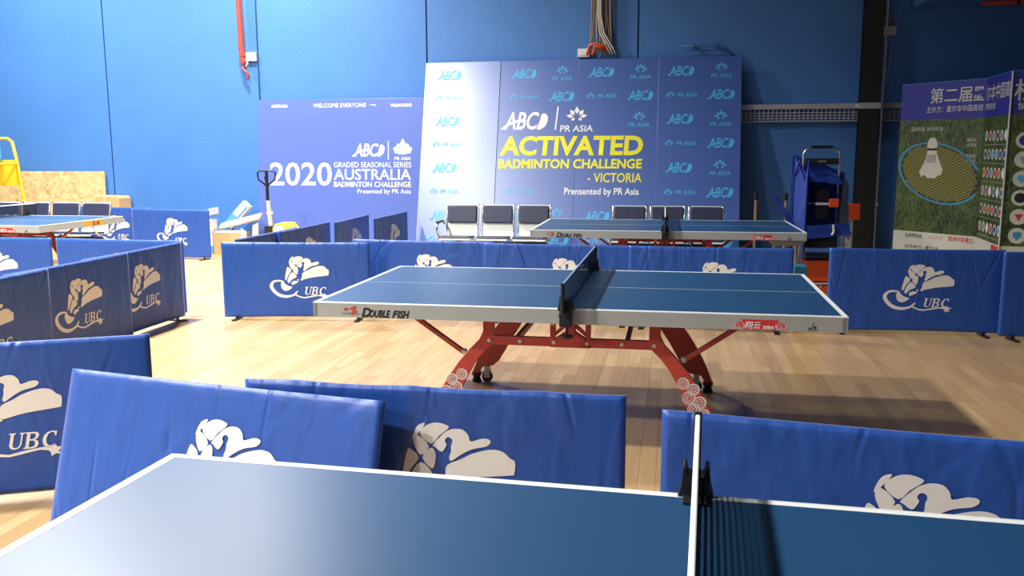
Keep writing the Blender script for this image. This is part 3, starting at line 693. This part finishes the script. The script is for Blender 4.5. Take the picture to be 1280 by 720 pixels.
# large blue board, leaning back on the wall
K = 0.28; ang = math.atan(K)
b2 = empty('display_board', (-1.42, 13.06-2.8*K, 0.0), 0, -ang)
tag(b2, 'large blue display board with yellow lettering leaning back against the wall', 'display board')
H2 = 2.99; w2 = 1.15
for k in range(4):
    x0 = -2.30 + k*w2
    p = MB().box(0, w2-0.002, 0.0, 0.03, 0.0, H2).build('board_panel', M['bd2'], b2, bev=0.002)
    p.location = (x0, 0, 0)
    if k == 0: p.rotation_euler = (0, 0, math.radians(-1.0)); p.location = (x0, 0.01, 0)
yb = -0.002
colsx = [-1.93 + 0.565*i for i in range(8)]
for r in range(8):
    z = 2.79 - 0.352*r
    for c in range(8):
        x = colsx[c]
        if 2 <= r <= 4 and 2 <= c <= 5 and not (r == 2 and c == 5): continue
        if r == 5 and 3 <= c <= 5: continue
        if (r+c) % 2 == 0 and r % 2 == 0 or (r % 2 == 1 and c % 2 == 1): stamp('sponsor_logo', ABC_C, b2, x, yb, z, 0.36)
        elif r % 2 == 0: stamp('sponsor_logo', PRS_C, b2, x, yb, z, 0.34)
        else: stamp('sponsor_logo', PRH_C, b2, x+0.03, yb, z, 0.34)
stamp('title_logo', ABC_W, b2, -0.76, yb, 2.08, 0.66)
MB().flat([(-0.315,1.94),(-0.295,1.94),(-0.265,2.29),(-0.285,2.29)], yb).build('divider_line', M['white_print'], b2)
stamp('title_logo', PRS_W, b2, 0.0, yb, 2.09, 0.55)
text('ACTIVATED', -1.11, 1.575, 0.38, M['yellow_print'], b2, yb, bold=0.035, shear=0.05, width=2.07)
text('BADMINTON CHALLENGE', -1.12, 1.375, 0.185, M['yellow_print'], b2, yb, bold=0.03, shear=0.04, width=2.07)
text('- VICTORIA', 0.95, 1.17, 0.19, M['yellow_print'], b2, yb, bold=0.012, shear=0.04, width=0.76, align='RIGHT')
text('Prensented by PR Asia', 0.92, 0.99, 0.14, M['white_print'], b2, yb, bold=0.012, width=1.06, align='RIGHT')
for x in (-1.6, 1.6): MB().box(x-0.03, x+0.03, 0.03, 0.06, 0.1, H2-0.1).build('back_batten', M['wood'], b2)
# violet board
K1 = 0.09; b1 = empty('display_board', (-5.115, 12.93, 0), 0, -math.atan(K1))
tag(b1, 'violet display board with the year 2020 behind the pallet jack', 'display board')
MB().box(-1.36, 1.36, 0, 0.03, 0, 2.385).build('board_panel', M['bd1'], b1, bev=0.002)
MB().box(-1.3, 1.3, 0.03, 0.06, 0.3, 0.36).build('back_batten', M['wood'], b1)
X1 = 5.115
text('2020', -6.285+X1, 1.06, 0.50, M['white_print'], b1, yb, bold=0.012, width=1.03)
text('GRADED SEASONAL SERIES', -5.22+X1, 1.335, 0.115, M['white_print'], b1, yb, width=1.245)
text('AUSTRALIA', -5.22+X1, 1.145, 0.235, M['white_print'], b1, yb, bold=0.010, width=1.245)
text('BADMINTON CHALLENGE', -5.22+X1, 1.035, 0.115, M['white_print'], b1, yb, bold=0.012, width=1.245)
text('Presented by PR Asia', -3.975+X1, 0.935, 0.10, M['white_print'], b1, yb, width=0.86, align='RIGHT')
text('AUSTRALIA', -6.26+X1, 2.265, 0.06, M['white_print'], b1, yb, bold=0.03, width=0.28)
text('WELCOME EVERYONE', -5.56+X1, 2.255, 0.09, M['white_print'], b1, yb, width=0.86)
text('MELBOURNE', -4.30+X1, 2.255, 0.06, M['white_print'], b1, yb, bold=0.03, width=0.33)
MB().flat([(-4.66+X1,2.29),(-4.56+X1,2.275),(-4.53+X1,2.268),(-4.55+X1,2.29)], yb).build('racket_mark', M['white_print'], b1)
stamp('title_logo', ABC_W, b1, -4.66+X1, yb, 1.60, 0.50)
MB().flat([(-4.345+X1,1.45),(-4.333+X1,1.45),(-4.333+X1,1.74),(-4.345+X1,1.74)], yb).build('divider_line', M['white_print'], b1)
lt = flatmb()
for cx_, cz_, r1_, a_ in ((0,0.05,.10,0),(-.07,0.0,.08,.5),(.07,0,.08,-.5)):
    lt.flat(smooth_closed([(cx_-0.055, cz_-0.07), (cx_-0.05, cz_+0.0), (cx_, cz_+r1_), (cx_+0.05, cz_), (cx_+0.055, cz_-0.07)], 3), 0)
lt.flat(smooth_closed([(-.15,.0),(-.10,.02),(0,-.05),(.10,.02),(.15,.0),(.10,-.07),(0,-.09),(-.10,-.07)], 3), 0)
lo = lt.build('lotus_logo', M['white_print'], b1); lo.location = (-4.11+X1, yb, 1.62)
text('PR ASIA', -4.24+X1, 1.445, 0.07, M['white_print'], b1, yb, bold=0.01, width=0.26)

# folded badminton banner at right
bn = empty('folded_banner', (3.6, 11.5, 0)); tag(bn, 'folded badminton event banner with racket photo and school crests at right', 'banner')
PA, PB, PC, PD = Vector((2.87, 12.40)), Vector((3.60, 11.50)), Vector((3.52, 10.42)), Vector((5.3, 9.85))
ZT, ZG, ZW = 2.387, 1.94, 0.517
def face(a, b):
    d = b-a; w = d.length; rz = math.atan2(d.y, d.x)
    e = empty('banner_face'); e.parent = bn; e.location = (a.x-3.6, a.y-11.5, 0); e.rotation_euler = (0,0,rz)
    MB().box(0, w, 0.0, 0.02, ZG, ZT).build('navy_header', M['bn_blue'], e)
    MB().box(0, w, 0.0, 0.02, ZW, ZG).build('grass_picture', M['grass'], e)
    MB().box(0, w, 0.0, 0.02, 0.05, ZW).build('white_footer', M['bn_white'], e)
    MB().box(0, w, -0.004, 0.024, ZT, ZT+0.014).build('top_hem', M['wallpipe'], e)
    return e, w
fA, wA = face(PA, PB); fB, wB = face(PB, PC); fC, wC = face(PC, PD)
MB().tube([(PC.x-3.6-0.012, PC.y-11.5-0.012, 0.05), (PC.x-3.6-0.012, PC.y-11.5-0.012, ZT)], 0.010, 8).build('edge_pole', M['silver'], bn)
text('第二届', 0.42, 2.155, 0.20, M['bn_white'], fA, yb, bold=0.008, width=0.56)
text('墨', 1.00, 2.155, 0.19, M['bn_white'], fA, yb, bold=0.008, width=0.14)
text('主办方：墨尔本中国高校', 0.38, 2.03, 0.085, M['bn_white'], fA, yb, bold=0.004, width=0.76)
text('活动时间: 2019-05-26', 0.17, 1.80, 0.065, M['bn_white'], fA, yb, width=0.46)
# racket and shuttle
rk = flatmb(); rc, rz_, ra, rb_ = 0.60, 1.27, 0.56, 0.36
def ell(t, k=1.0): return (rc+ra*k*math.cos(t), rz_+rb_*k*math.sin(t)-0.10*math.cos(t)*k)
N_ = 48
MB_r = flatmb(); MB_r.flat([(min(x, wA-0.005), z) for x, z in [ell(2*PI*k/N_) for k in range(N_)]], yb); MB_r.build('racket_bed', M['racket_dark'], fA)
stg = flatmb()
for k in range(-22, 23):
    for sgn in (1, -1):
        c0 = k*0.05; pts = []
        for i in range(25):
            u = -1.0 + 2.0*i/24; w = c0
            X = (u + w*1.0)*0.5 if sgn > 0 else (u + w)*0.5
            Zz = (u - w)*0.5*sgn
            if X*X+Zz*Zz < 0.235: pts.append((rc+2*ra*X, rz_+2*rb_*Zz-0.10*2*X))
        pts = [p for p in pts if p[0] < wA-0.01]
        if len(pts) >= 2:
            (xa_, za), (xb2, zb) = pts[0], pts[-1]; d = Vector((xb2-xa_, zb-za)); n = Vector((-d.y, d.x)).normalized()*0.0035
            stg.flat([(xa_-n.x, za-n.y), (xb2-n.x, zb-n.y), (xb2+n.x, zb+n.y), (xa_+n.x, za+n.y)], yb*1.5)
tag(stg.build('string_bed', M['string'], fA), kind='stuff')
fr = flatmb()
for k in range(N_):
    t0, t1 = 2*PI*k/N_, 2*PI*(k+1)/N_
    q = [ell(t0, 0.98), ell(t0, 1.045), ell(t1, 1.045), ell(t1, 0.98)]
    if max(p[0] for p in q) > wA-0.004: continue
    fr.flat(q, yb*2)
fr.build('racket_frame', M['racket_blue'], fA)
sk = flatmb(); sk.flat([(0.33,1.28),(0.365,1.22),(0.41,1.245),(0.46,1.205),(0.51,1.21),(0.56,1.205),(0.60,1.245),(0.645,1.25),(0.66,1.32),(0.59,1.46),(0.555,1.56),(0.435,1.56),(0.41,1.44)], yb*2.5)
sk.build('shuttle_skirt', M['shut'], fA)
MB().flat([(0.432,1.555),(0.558,1.555),(0.560,1.585),(0.430,1.585)], yb*3).build('shuttle_band', M['black_print'], fA)
ck = flatmb(); ck.flat(smooth_closed([(0.432,1.585),(0.43,1.65),(0.45,1.70),(0.495,1.715),(0.54,1.70),(0.56,1.65),(0.558,1.585)], 2), yb*3); ck.build('shuttle_cork', M['shut'], fA)
sl = flatmb()
for k in range(6):
    x0 = 0.43+0.022*k; sl.flat([(x0,1.40),(x0+0.007,1.40),(x0+0.009+0.002*k,1.50),(x0+0.002*k,1.50)], yb*3)
sl.build('feather_gaps', M['black_print'], fA)
text('金牌赞助商:', 0.18, 0.44, 0.06, M['black_print'], fA, yb, width=0.26)
text('sinolink', 0.52, 0.44, 0.075, M['pink_print'], fA, yb, width=0.21)
text('澳洲中联重工', 0.80, 0.44, 0.065, M['red_print'], fA, yb, bold=0.01, width=0.34)
text('支持单位: 墨尔本', 0.18, 0.30, 0.055, M['black_print'], fA, yb, width=0.50)
text('尔本中国高', 0.03, 2.145, 0.19, M['bn_white'], fB, yb, bold=0.008, width=0.98)
text('校联合会', 0.02, 2.03, 0.085, M['bn_white'], fB, yb, bold=0.01, width=0.45)
ccol = [M['white_print'], M['dim'], M['red_print'], M['cyan'], M['teal'], M['dim'], M['orange'], M['bn_blue']]
rr = random.Random(3)
for r in range(6):
    z = 1.72 - r*0.21
    for c in range(6):
        x = 0.18 + c*0.16
        cr_ = MB().flat(circle(x, z, 0.062, n=18), yb).build('crest', M['bn_white'], fB)
        MB().flat(circle(x, z, 0.040, n=14), yb*2).build('crest_emblem', rr.choice(ccol), fB)
    MB().box(0.10, 1.0, yb*1.2, 0, z-0.105, z-0.098).build('row_line', M['dim'], fB)
for r in range(2):
    text('高校队', wA-0.20, 1.66-r*0.19, 0.05, M['bn_white'], fA, yb, width=0.13); text('大学组', wA-0.20, 1.60-r*0.19, 0.05, M['bn_white'], fA, yb, width=0.13)
text('校羽', -0.06+0.08, 2.10, 0.24, M['bn_white'], fC, yb, bold=0.008, width=0.46)
text('协办方：羽毛球', 0.06, 1.99, 0.085, M['bn_white'], fC, yb, bold=0.01, width=0.85)
for r in range(6):
    z = 1.66 - r*0.205
    for c in range(5):
        x = 0.155 + c*0.33
        cr_ = MB().flat(circle(x, z, 0.086, 0.086, n=24), yb).build('crest', M['bn_white'], fC)
        sh_ = [circle(x, z, 0.055, n=18), [(x-0.04,z+0.03),(x-0.0,z-0.05),(x+0.04,z+0.03)], [(x-0.04,z+0.04),(x-0.04,z-0.01),(x,z-0.05),(x+0.04,z-0.01),(x+0.04,z+0.04)]][(r+c) % 3]
        MB().flat(sh_, yb*2).build('crest_emblem', [M['bn_blue'], M['dim'], M['cyan'], M['black_print'], M['red_print'], M['racket_blue']][(r+c) % 6], fC)
MB().flat([(wB-0.35,0.42),(wB-0.02,0.42),(wB-0.02,0.50),(wB-0.35,0.50)], yb).build('red_box', M['red_print'], fB)

# ---------------------------------------------------------------- waiting benches
def make_bench(n, arms=(True, True)):
    t = empty('waiting_bench'); p = 0.49; x0 = -n*p/2
    MB().box(x0+0.03, -x0-0.03, -0.02, 0.03, 0.335, 0.385).build('beam', M['black_steel'], t, bev=0.004)
    for s in (-1, 1):
        lx = s*(n*p/2-0.22)
        lg = MB().tube([(lx, -0.24, 0.02), (lx, -0.05, 0.33)], 0.018, 8).tube([(lx, 0.26, 0.02), (lx, 0.05, 0.33)], 0.018, 8).box(lx-0.02, lx+0.02, -0.27, 0.29, 0.0, 0.03)
        lg.build('leg', M['chrome'], t)
    for k in range(n):
        cx = x0 + p*(k+0.5); Tm = Matrix.Translation((cx, 0, 0))
        prof = [(-0.25, 0.425), (-0.24, 0.44), (0.10, 0.415), (0.15, 0.43), (0.19, 0.50), (0.235, 0.68), (0.26, 0.845), (0.275, 0.855)]
        sh = MB(); th = 0.008
        pts = [(y, z) for y, z in prof] + [(y+th, z-th) for y, z in reversed(prof)]
        sh.prism(pts, -0.215, 0.215, 'x', Tm); so = sh.build('seat_shell', M['shell'], t)
        MB().prism([(-0.24,0.445),(-0.23,0.475),(0.08,0.455),(0.11,0.43),(0.10,0.42)], -0.20, 0.20, 'x', Tm).build('seat_cushion', M['pad'], t, bev=0.01)
        MB().prism([(0.185,0.62),(0.215,0.61),(0.262,0.85),(0.225,0.845)], -0.195, 0.195, 'x', Tm).build('back_cushion', M['pad'], t, bev=0.012)
        for s in (-1, 1):
            MB().tube([(cx+s*0.215, y, z) for y, z in prof], 0.013, 8).build('side_rail', M['chrome'], t, smooth=True)
        MB().box(cx-0.03, cx+0.03, -0.04, 0.16, 0.385, 0.425).build('seat_bracket', M['black_steel'], t)
    for s, on in zip((-1, 1), arms):
        if on:
            ax = s*(n*p/2-0.005)
            MB().tube([(ax, 0.06, 0.40), (ax, -0.10, 0.42), (ax, -0.20, 0.52), (ax, -0.20, 0.61), (ax, -0.13, 0.635), (ax, 0.12, 0.64), (ax, 0.18, 0.60)], 0.014, 8).build('armrest', M['chrome'], t, smooth=True)
            MB().box(ax-0.022, ax+0.022, -0.20, 0.08, 0.64, 0.66).build('arm_pad', M['black'], t, bev=0.006)
    return t
c1 = make_bench(3); c1.location = (-2.33, 11.35, 0); tag(c1, 'three seat metal bench with dark cushions before the glare on the large board', 'bench', 'waiting benches')
c2 = copy_tree(c1); c2.location = (-0.09, 11.35, 0); c2['label'] = 'three seat metal bench half hidden behind the far table'
c2.rotation_euler = (0, 0, 0)
c3 = make_bench(4); c3.location = (-8.92, 11.15, 0); tag(c3, 'four seat metal bench behind the table at the left edge', 'bench', 'waiting benches')

# ---------------------------------------------------------------- pallet jack
pj = empty('pallet_jack', (-5.72, 11.8, 0), math.radians(8)); tag(pj, 'yellow pallet jack with black loop handle before the violet board', 'pallet jack')
MB().tube([(-0.03,0,1.09),(-0.14,0,1.18),(-0.15,0,1.27),(-0.12,0,1.30),(0.08,0,1.30),(0.11,0,1.27),(0.10,0,1.18),(-0.01,0,1.09)], 0.013, 8).build('loop_handle', M['black'], pj, smooth=True)
MB().tube([(-0.02,0,1.29),(-0.02,0,0.88)], 0.024, 10).build('upper_shaft', M['black'], pj)
MB().tube([(-0.05,-0.01,1.22),(-0.03,-0.02,1.14)], 0.008, 6).build('release_lever', M['black'], pj)
MB().tube([(-0.01,0,0.88),(0.01,0,0.52)], 0.032, 12).build('lower_shaft', M['silver'], pj)
MB().tube([(-0.04,0,0.70),(0.05,0,0.70)], 0.02, 8).build('clamp', M['silver'], pj)
MB().box(-0.07, 0.07, -0.06, 0.06, 0.36, 0.52).tube([(0.0,0,0.36),(0,0,0.12)], 0.05, 12).build('pump', M['black'], pj, bev=0.006)
MB().prism([(0.10,0.10),(0.38,0.10),(0.38,0.46),(0.30,0.56),(0.14,0.56),(0.10,0.50)], -0.22, 0.22, 'y').build('pump_housing', M['yellow'], pj, bev=0.01)
MB().box(0.12, 0.27, -0.226, -0.22, 0.40, 0.53).build('white_label', M['paper'], pj)
for s in (-1, 1):
    MB().box(0.38, 1.3, s*0.2-0.08, s*0.2+0.08, 0.06, 0.12).build('fork', M['yellow'], pj, bev=0.006)
    MB().tube([(0, s*0.02+s*0.01, 0.09), (0, s*0.09, 0.09)], 0.09, 18).build('steer_wheel', M['black'], pj)
    MB().tube([(1.2, s*0.2-0.04, 0.04), (1.2, s*0.2+0.04, 0.04)], 0.04, 14).build('fork_roller', M['black'], pj)

# ---------------------------------------------------------------- boards and cartons against the wall
ob = MB().box(-1.55, 0.0, -0.02, 0.0, 0, 1.265).build('chipboard_sheet', M['osb'], bev=0.002); ob.location = (-9.26, 13.12, 0); ob.rotation_euler = (-0.04, 0, 0)
tag(ob, 'speckled chipboard sheet leaning on the wall at the far left', 'board')
ob = MB().box(-1.1, 0.0, -0.02, 0.0, 0, 1.22).build('chipboard_sheet', M['osb'], bev=0.002); ob.location = (-10.75, 13.0, 0); ob.rotation_euler = (-0.07, 0, 0)
tag(ob, 'chipboard sheet behind the yellow umpire chair at the left edge', 'board')
bxe = empty('cardboard_box', (-9.07, 13.0, 0)); tag(bxe, 'tall brown cardboard box right of the chipboard sheet', 'box')
MB().prism([(-0.17,0),(0.27,0),(0.25,0.84),(0.22,0.87),(-0.17,0.875)], -0.16, 0.16, 'y').build('carton_body', M['card'], bxe, bev=0.006)
MB().box(-0.03, 0.03, -0.162, 0.162, 0.60, 0.8755).build('packing_tape', M['wood'], bxe)
def slab(name, lab, cat, mt, corners, thick, extra=None):
    """thin board from four corner points (counter clockwise seen from the camera)"""
    P = [Vector(c) for c in corners]; n = (P[1]-P[0]).cross(P[2]-P[0]).normalized()
    base = sum(P, Vector())/4; b = MB()
    vs = [p-base for p in P] + [p-base - n*thick for p in P]
    b.add(vs, [(0,1,2,3),(7,6,5,4),(0,4,5,1),(1,5,6,2),(2,6,7,3),(3,7,4,0)])
    o = b.build(name, mt, bev=0.002); o.location = base; tag(o, lab, cat); return o
junkb = empty('open_carton', (-6.72, 12.60, 0)); tag(junkb, 'low open brown carton under the timber plank, back left', 'box')
for bx in ((-0.26,0.20,-0.16,-0.15,0,0.34),(-0.26,0.20,0.15,0.16,0,0.34),(-0.26,-0.25,-0.15,0.15,0,0.34),(0.19,0.20,-0.15,0.15,0,0.34),(-0.25,0.19,-0.15,0.15,0,0.01)):
    MB().box(*bx).build('carton_side', M['card'], junkb)
slab('timber_plank', 'light timber plank sloping up over the cartons beside the violet board', 'plank', M['wood'], [(-6.99,12.62,0.40),(-6.30,12.62,0.55),(-6.29,12.72,0.64),(-6.98,12.72,0.47)], 0.03)
MBg = slab('grey_board', 'small dark grey board lying tilted over the white carton behind the back left barrier', 'board', M['grey_board'], [(-7.17,12.45,0.575),(-6.87,12.45,0.640),(-6.97,12.62,0.735),(-7.14,12.62,0.700)], 0.018)
bbx = empty('blue_carton', (-6.93, 12.86, 0.42), 0); tag(bbx, 'light blue carton with white panel tipped upwards in the pile', 'box')
Rb = Matrix.Rotation(-0.80, 4, 'Y')
MB().box(-0.02, 0.46, -0.06, 0.06, -0.065, 0.075, Rb).build('carton_body', M['blue_box'], bbx, bev=0.004)
MB().box(0.22, 0.44, -0.066, -0.06, -0.03, 0.065, Rb).build('white_label', M['paper'], bbx)
MB().box(0.46, 0.475, -0.06, 0.06, -0.065, 0.075, Rb).box(-0.02, 0.46, -0.062, 0.062, -0.078, -0.065, Rb).build('white_edge', M['paper'], bbx)
MB().box(-0.06, 0.06, -0.05, 0.05, -0.42, -0.02).build('lower_half', M['blue_box'], bbx)
wc = empty('white_carton', (-7.12, 12.52, 0)); tag(wc, 'tall white carton right beside the end of the back left barrier', 'box')
MB().box(-0.01, 0.12, -0.07, 0.10, 0.0, 0.55).build('carton_body', M['paper'], wc, bev=0.004)
MB().box(-0.012, 0.122, -0.072, 0.102, 0.02, 0.14).build('blue_band', M['blue_box'], wc)
slab('foam_sheet', 'white foam sheet sticking up under the right end of the timber plank', 'foam sheet', M['paper'], [(-6.50,12.36,0.0),(-6.40,12.36,0.0),(-6.42,12.42,0.36),(-6.50,12.42,0.42)], 0.02)
slab('foam_sheet', 'flat white foam sheet lying on the open carton', 'foam sheet', M['paper'], [(-6.97,12.46,0.345),(-6.54,12.46,0.345),(-6.56,12.74,0.345),(-6.96,12.74,0.345)], 0.0)if False else slab('foam_sheet', 'flat white foam sheet lying on the open carton', 'foam sheet', M['paper'], [(-6.97,12.46,0.362),(-6.54,12.46,0.362),(-6.56,12.72,0.362),(-6.96,12.72,0.362)], 0.02)
slab('grey_offcut', 'grey crumpled offcut below the plank, against the edge of the violet board', 'offcut', M['galv'], [(-6.37,12.46,0.0),(-6.26,12.46,0.0),(-6.27,12.54,0.50),(-6.37,12.54,0.46)], 0.04)

# ---------------------------------------------------------------- yellow umpire chair
uc = empty('umpire_chair', (-10.75, 12.3, 0)); tag(uc, 'yellow umpire chair with blue seat at the left edge', 'umpire chair')
MB().tube([(-0.80,0,0.0),(-0.62,0,0.75),(-0.55,0,1.46),(-0.47,0,1.74),(-0.40,0,1.79),(0.45,0,1.79),(0.52,0,1.74),(0.575,0,1.46),(0.66,0,0.75),(0.82,0,0.0)], 0.024, 10).build('back_frame', M['yellow'], uc, smooth=True)
MB().prism([(-0.56,1.46),(0.575,1.46),(0.61,1.06),(-0.60,1.06)], -0.015, 0.0, 'y').build('back_sheet', M['yellow'], uc)
MB().box(-0.40, 0.36, -0.10, -0.05, 1.47, 1.72).build('seat_back', M['blue_box'], uc, bev=0.02)
MB().box(-0.40, 0.36, -0.50, -0.08, 1.42, 1.46).build('seat', M['blue_box'], uc, bev=0.015)
for s in (-0.6, 0.62): MB().tube([(s, -0.55, 1.40), (s*1.15, -0.85, 0.0)], 0.022, 8).build('front_leg', M['yellow'], uc)
for z in (0.35, 0.7, 1.05): MB().tube([(-0.66, -0.78+0.2*z, z), (0.68, -0.78+0.2*z, z)], 0.018, 8).build('step', M['yellow'], uc)
MB().tube([(-0.6,-0.55,1.40),(-0.56,0,1.40)], 0.018, 8).tube([(0.62,-0.55,1.40),(0.58,0,1.40)], 0.018, 8).build('side_rail', M['yellow'], uc)

# ---------------------------------------------------------------- robot ball cart right of the far table
rc_ = empty('ball_robot_cart', (1.66, 10.68, 0)); tag(rc_, 'blue net ball robot cart with silver handle beside the black column', 'ball cart')
MB().tube([(-0.20,0.1,0.05),(-0.20,0.1,1.53),(-0.17,0.1,1.575),(-0.12,0.1,1.60),(0.12,0.1,1.60),(0.17,0.1,1.575),(0.20,0.1,1.53),(0.20,0.1,0.05)], 0.013, 10).build('handle_frame', M['chrome'], rc_, smooth=True)
MB().tube([(-0.12,0.1,1.60),(0.12,0.1,1.60)], 0.018, 10).build('grip', M['black'], rc_)
MB().box(-0.19, 0.19, 0.07, 0.13, 1.40, 1.47).build('control_box', M['black'], rc_, bev=0.01)
MB().box(-0.04, 0.05, 0.064, 0.07, 1.425, 1.445).build('gold_badge', M['gold_wheel'], rc_)
def sheet(pts, name, mt, parent, nseg=8, wob=0.012):
    P = [Vector(p) for p in pts]; b = MB(); vs = []
    n = (P[1]-P[0]).cross(P[3]-P[0]).normalized()
    for j in range(nseg+1):
        for i in range(nseg+1):
            u, v = i/nseg, j/nseg
            q = P[0]*(1-u)*(1-v)+P[1]*u*(1-v)+P[2]*u*v+P[3]*(1-u)*v
            q = q + n*wob*noise.noise(q*9+Vector((3,1,7))); vs.append(q)
    fs = [(j*(nseg+1)+i, j*(nseg+1)+i+1, (j+1)*(nseg+1)+i+1, (j+1)*(nseg+1)+i) for j in range(nseg) for i in range(nseg)]
    m2 = len(vs); vs += [v + n*0.004 for v in vs]; fs += [tuple(k+m2 for k in f[::-1]) for f in fs[:nseg*nseg]]
    b.add(vs, fs); return b.build(name, mt, parent, smooth=True)
sheet([(-0.28,0.25,0.55),(-0.18,-0.12,0.45),(-0.16,-0.10,1.25),(-0.27,0.25,1.50)], 'net_side', M['mesh_bag'], rc_)
sheet([(0.18,-0.12,0.60),(0.36,0.25,0.62),(0.34,0.25,1.15),(0.22,-0.05,1.30)], 'net_side', M['mesh_bag'], rc_)
sheet([(-0.30,0.28,0.60),(0.34,0.28,0.60),(0.30,0.28,1.30),(-0.30,0.28,1.50)], 'net_back', M['mesh_bag'], rc_, wob=0.03)
sheet([(-0.18,-0.12,0.55),(0.34,-0.12,0.60),(0.30,-0.10,0.74),(-0.18,-0.12,0.70)], 'net_front', M['mesh_bag'], rc_, wob=0.02)
sheet([(-0.20,-0.10,1.22),(0.24,-0.06,1.16),(0.20,0.22,1.34),(-0.28,0.25,1.50)], 'net_top_flap', M['mesh_bag'], rc_, wob=0.03)
for xx in (-0.18, -0.28): MB().tube([(xx,-0.12 if xx > -0.2 else 0.25,0.02),(xx,-0.12 if xx > -0.2 else 0.25,1.25),(xx+0.03,0.0,1.45)], 0.012, 8).build('net_pole', M['mesh_bag'], rc_, smooth=True)
sheet([(-0.52,0.0,1.00),(-0.30,0.0,0.62),(-0.26,0.0,0.70),(-0.50,0.0,1.06)], 'net_strap', M['mesh_bag'], rc_, wob=0.02)
MB().lathe([(0.02,-0.03),(0.075,-0.028),(0.08,0.0),(0.075,0.028),(0.02,0.03)], 20, Matrix.Translation((0.02,0.05,1.04)) @ Matrix.Rotation(PI/2, 4, 'X')).build('throw_wheel', M['black'], rc_)
MB().lathe([(0.02,-0.03),(0.08,-0.028),(0.085,0.0),(0.08,0.028),(0.02,0.03)], 20, Matrix.Translation((0.02,0.05,0.86)) @ Matrix.Rotation(PI/2, 4, 'X')).build('throw_wheel', M['black'], rc_)
MB().box(-0.06, 0.10, -0.02, 0.02, 0.935, 0.965).build('ball_arm', M['white'], rc_, bev=0.004)
MB().box(0.09, 0.20, -0.03, 0.04, 0.91, 1.01).build('motor_cover', M['orange'], rc_, bev=0.01)
MB().tube([(-0.14,0.06,0.95),(0.1,0.06,0.95)], 0.008, 8).build('rod', M['galv'], rc_)
MB().tube([(0.13,-0.13,0.72),(0.14,-0.13,0.64),(0.12,-0.13,0.60)], 0.014, 8).build('white_knot', M['white'], rc_)
MB().box(0.30, 0.35, 0.04, 0.10, 0.05, 0.66).box(0.24,0.27,0.04,0.10,0.05,0.6).build('support_leg', M['silver'], rc_, bev=0.004)
MB().box(-0.16, 0.20, -0.05, 0.20, 0.44, 0.58).build('ball_tray', M['black'], rc_, bev=0.01)
MB().box(-0.22, 0.22, 0.02, 0.20, 0.0, 0.05).build('base_bar', M['black'], rc_, bev=0.01)
ot = empty('orange_plate', (2.19, 11.6, 0)); tag(ot, 'orange sign plate on a thin stand just left of the column foot', 'sign')
MB().box(-0.09, 0.09, -0.02, 0.02, 0.70, 0.90).build('plate', M['orange'], ot, bev=0.015)
MB().box(-0.012, 0.012, 0.0, 0.02, 0.015, 0.70).build('stand_post', M['galv'], ot)
MB().box(-0.10, 0.10, -0.08, 0.10, 0.0, 0.015).build('base_plate', M['black'], ot)
bk = empty('orange_crate', (1.50, 9.55, 0)); tag(bk, 'orange storage box with a pale strap below the ball cart', 'box')
MB().box(-0.17, 0.17, -0.14, 0.14, 0.0, 0.20).build('lower_box', M['orange'], bk, bev=0.02)
MB().box(-0.17, 0.17, -0.14, 0.14, 0.215, 0.44).build('upper_box', M['orange'], bk, bev=0.02)
MB().tube([(-0.17,-0.145,0.215),(-0.05,-0.16,0.20),(0.08,-0.16,0.205),(0.18,-0.145,0.235)], 0.010, 8).build('strap', M['cable_w'], bk)
for x in (-0.11, 0.0, 0.10): MB().tube([(x,-0.142,0.17),(x,-0.15,0.17)], 0.010, 8).build('rivet', M['white'], bk)
MB().box(-0.16, 0.16, -0.10, 0.13, 0.44, 0.50).build('dark_lid', M['pad'], bk, bev=0.02)
for x, lb in ((1.05, 'left one of two thin black capped poles right of the large board'), (1.43, 'right one of two thin black capped poles, nearer the ball cart')):
    e = empty('net_stand', (x, 12.0, 0)); tag(e, lb, 'pole', 'black capped poles')
    MB().tube([(0,0,0.03),(0,0,0.92)], 0.018, 10).build('pole', M['gold_wheel'], e)
    MB().tube([(0,0,0.92),(0,0,1.01)], 0.026, 10).build('cap', M['black'], e)
    MB().box(-0.12, 0.12, -0.2, 0.2, 0, 0.03).build('base', M['black'], e, bev=0.006)
ws = empty('white_stool', (1.19, 9.90, 0)); tag(ws, 'white plastic stool with a sloped rim under the right end of the far table', 'stool')
MB().add([(-0.20,-0.15,0.60),(0.20,-0.15,0.60),(0.20,0.15,0.60),(-0.20,0.15,0.60),(-0.13,-0.10,0.545),(0.13,-0.10,0.545),(0.13,0.10,0.545),(-0.13,0.10,0.545)], [(0,1,2,3),(7,6,5,4),(0,4,5,1),(1,5,6,2),(2,6,7,3),(3,7,4,0)]).build('seat', M['white'], ws, bev=0.008)
for sx in (-1, 1):
    for sy in (-1, 1): MB().tube([(sx*0.11, sy*0.08, 0.55), (sx*0.15, sy*0.12, 0.0)], 0.012, 8).build('leg', M['chrome'], ws)
tcx = empty('small_carton', (1.11, 8.1, 0)); tag(tcx, 'small teal and brown carton behind the end of the barrier by the middle table', 'box')
MB().box(-0.06, 0.05, -0.1, 0.1, 0.30, 0.55).build('teal_top', M['teal'], tcx, bev=0.004)
MB().box(-0.06, 0.05, -0.1, 0.1, 0.0, 0.30).build('brown_base', M['card'], tcx, bev=0.004)
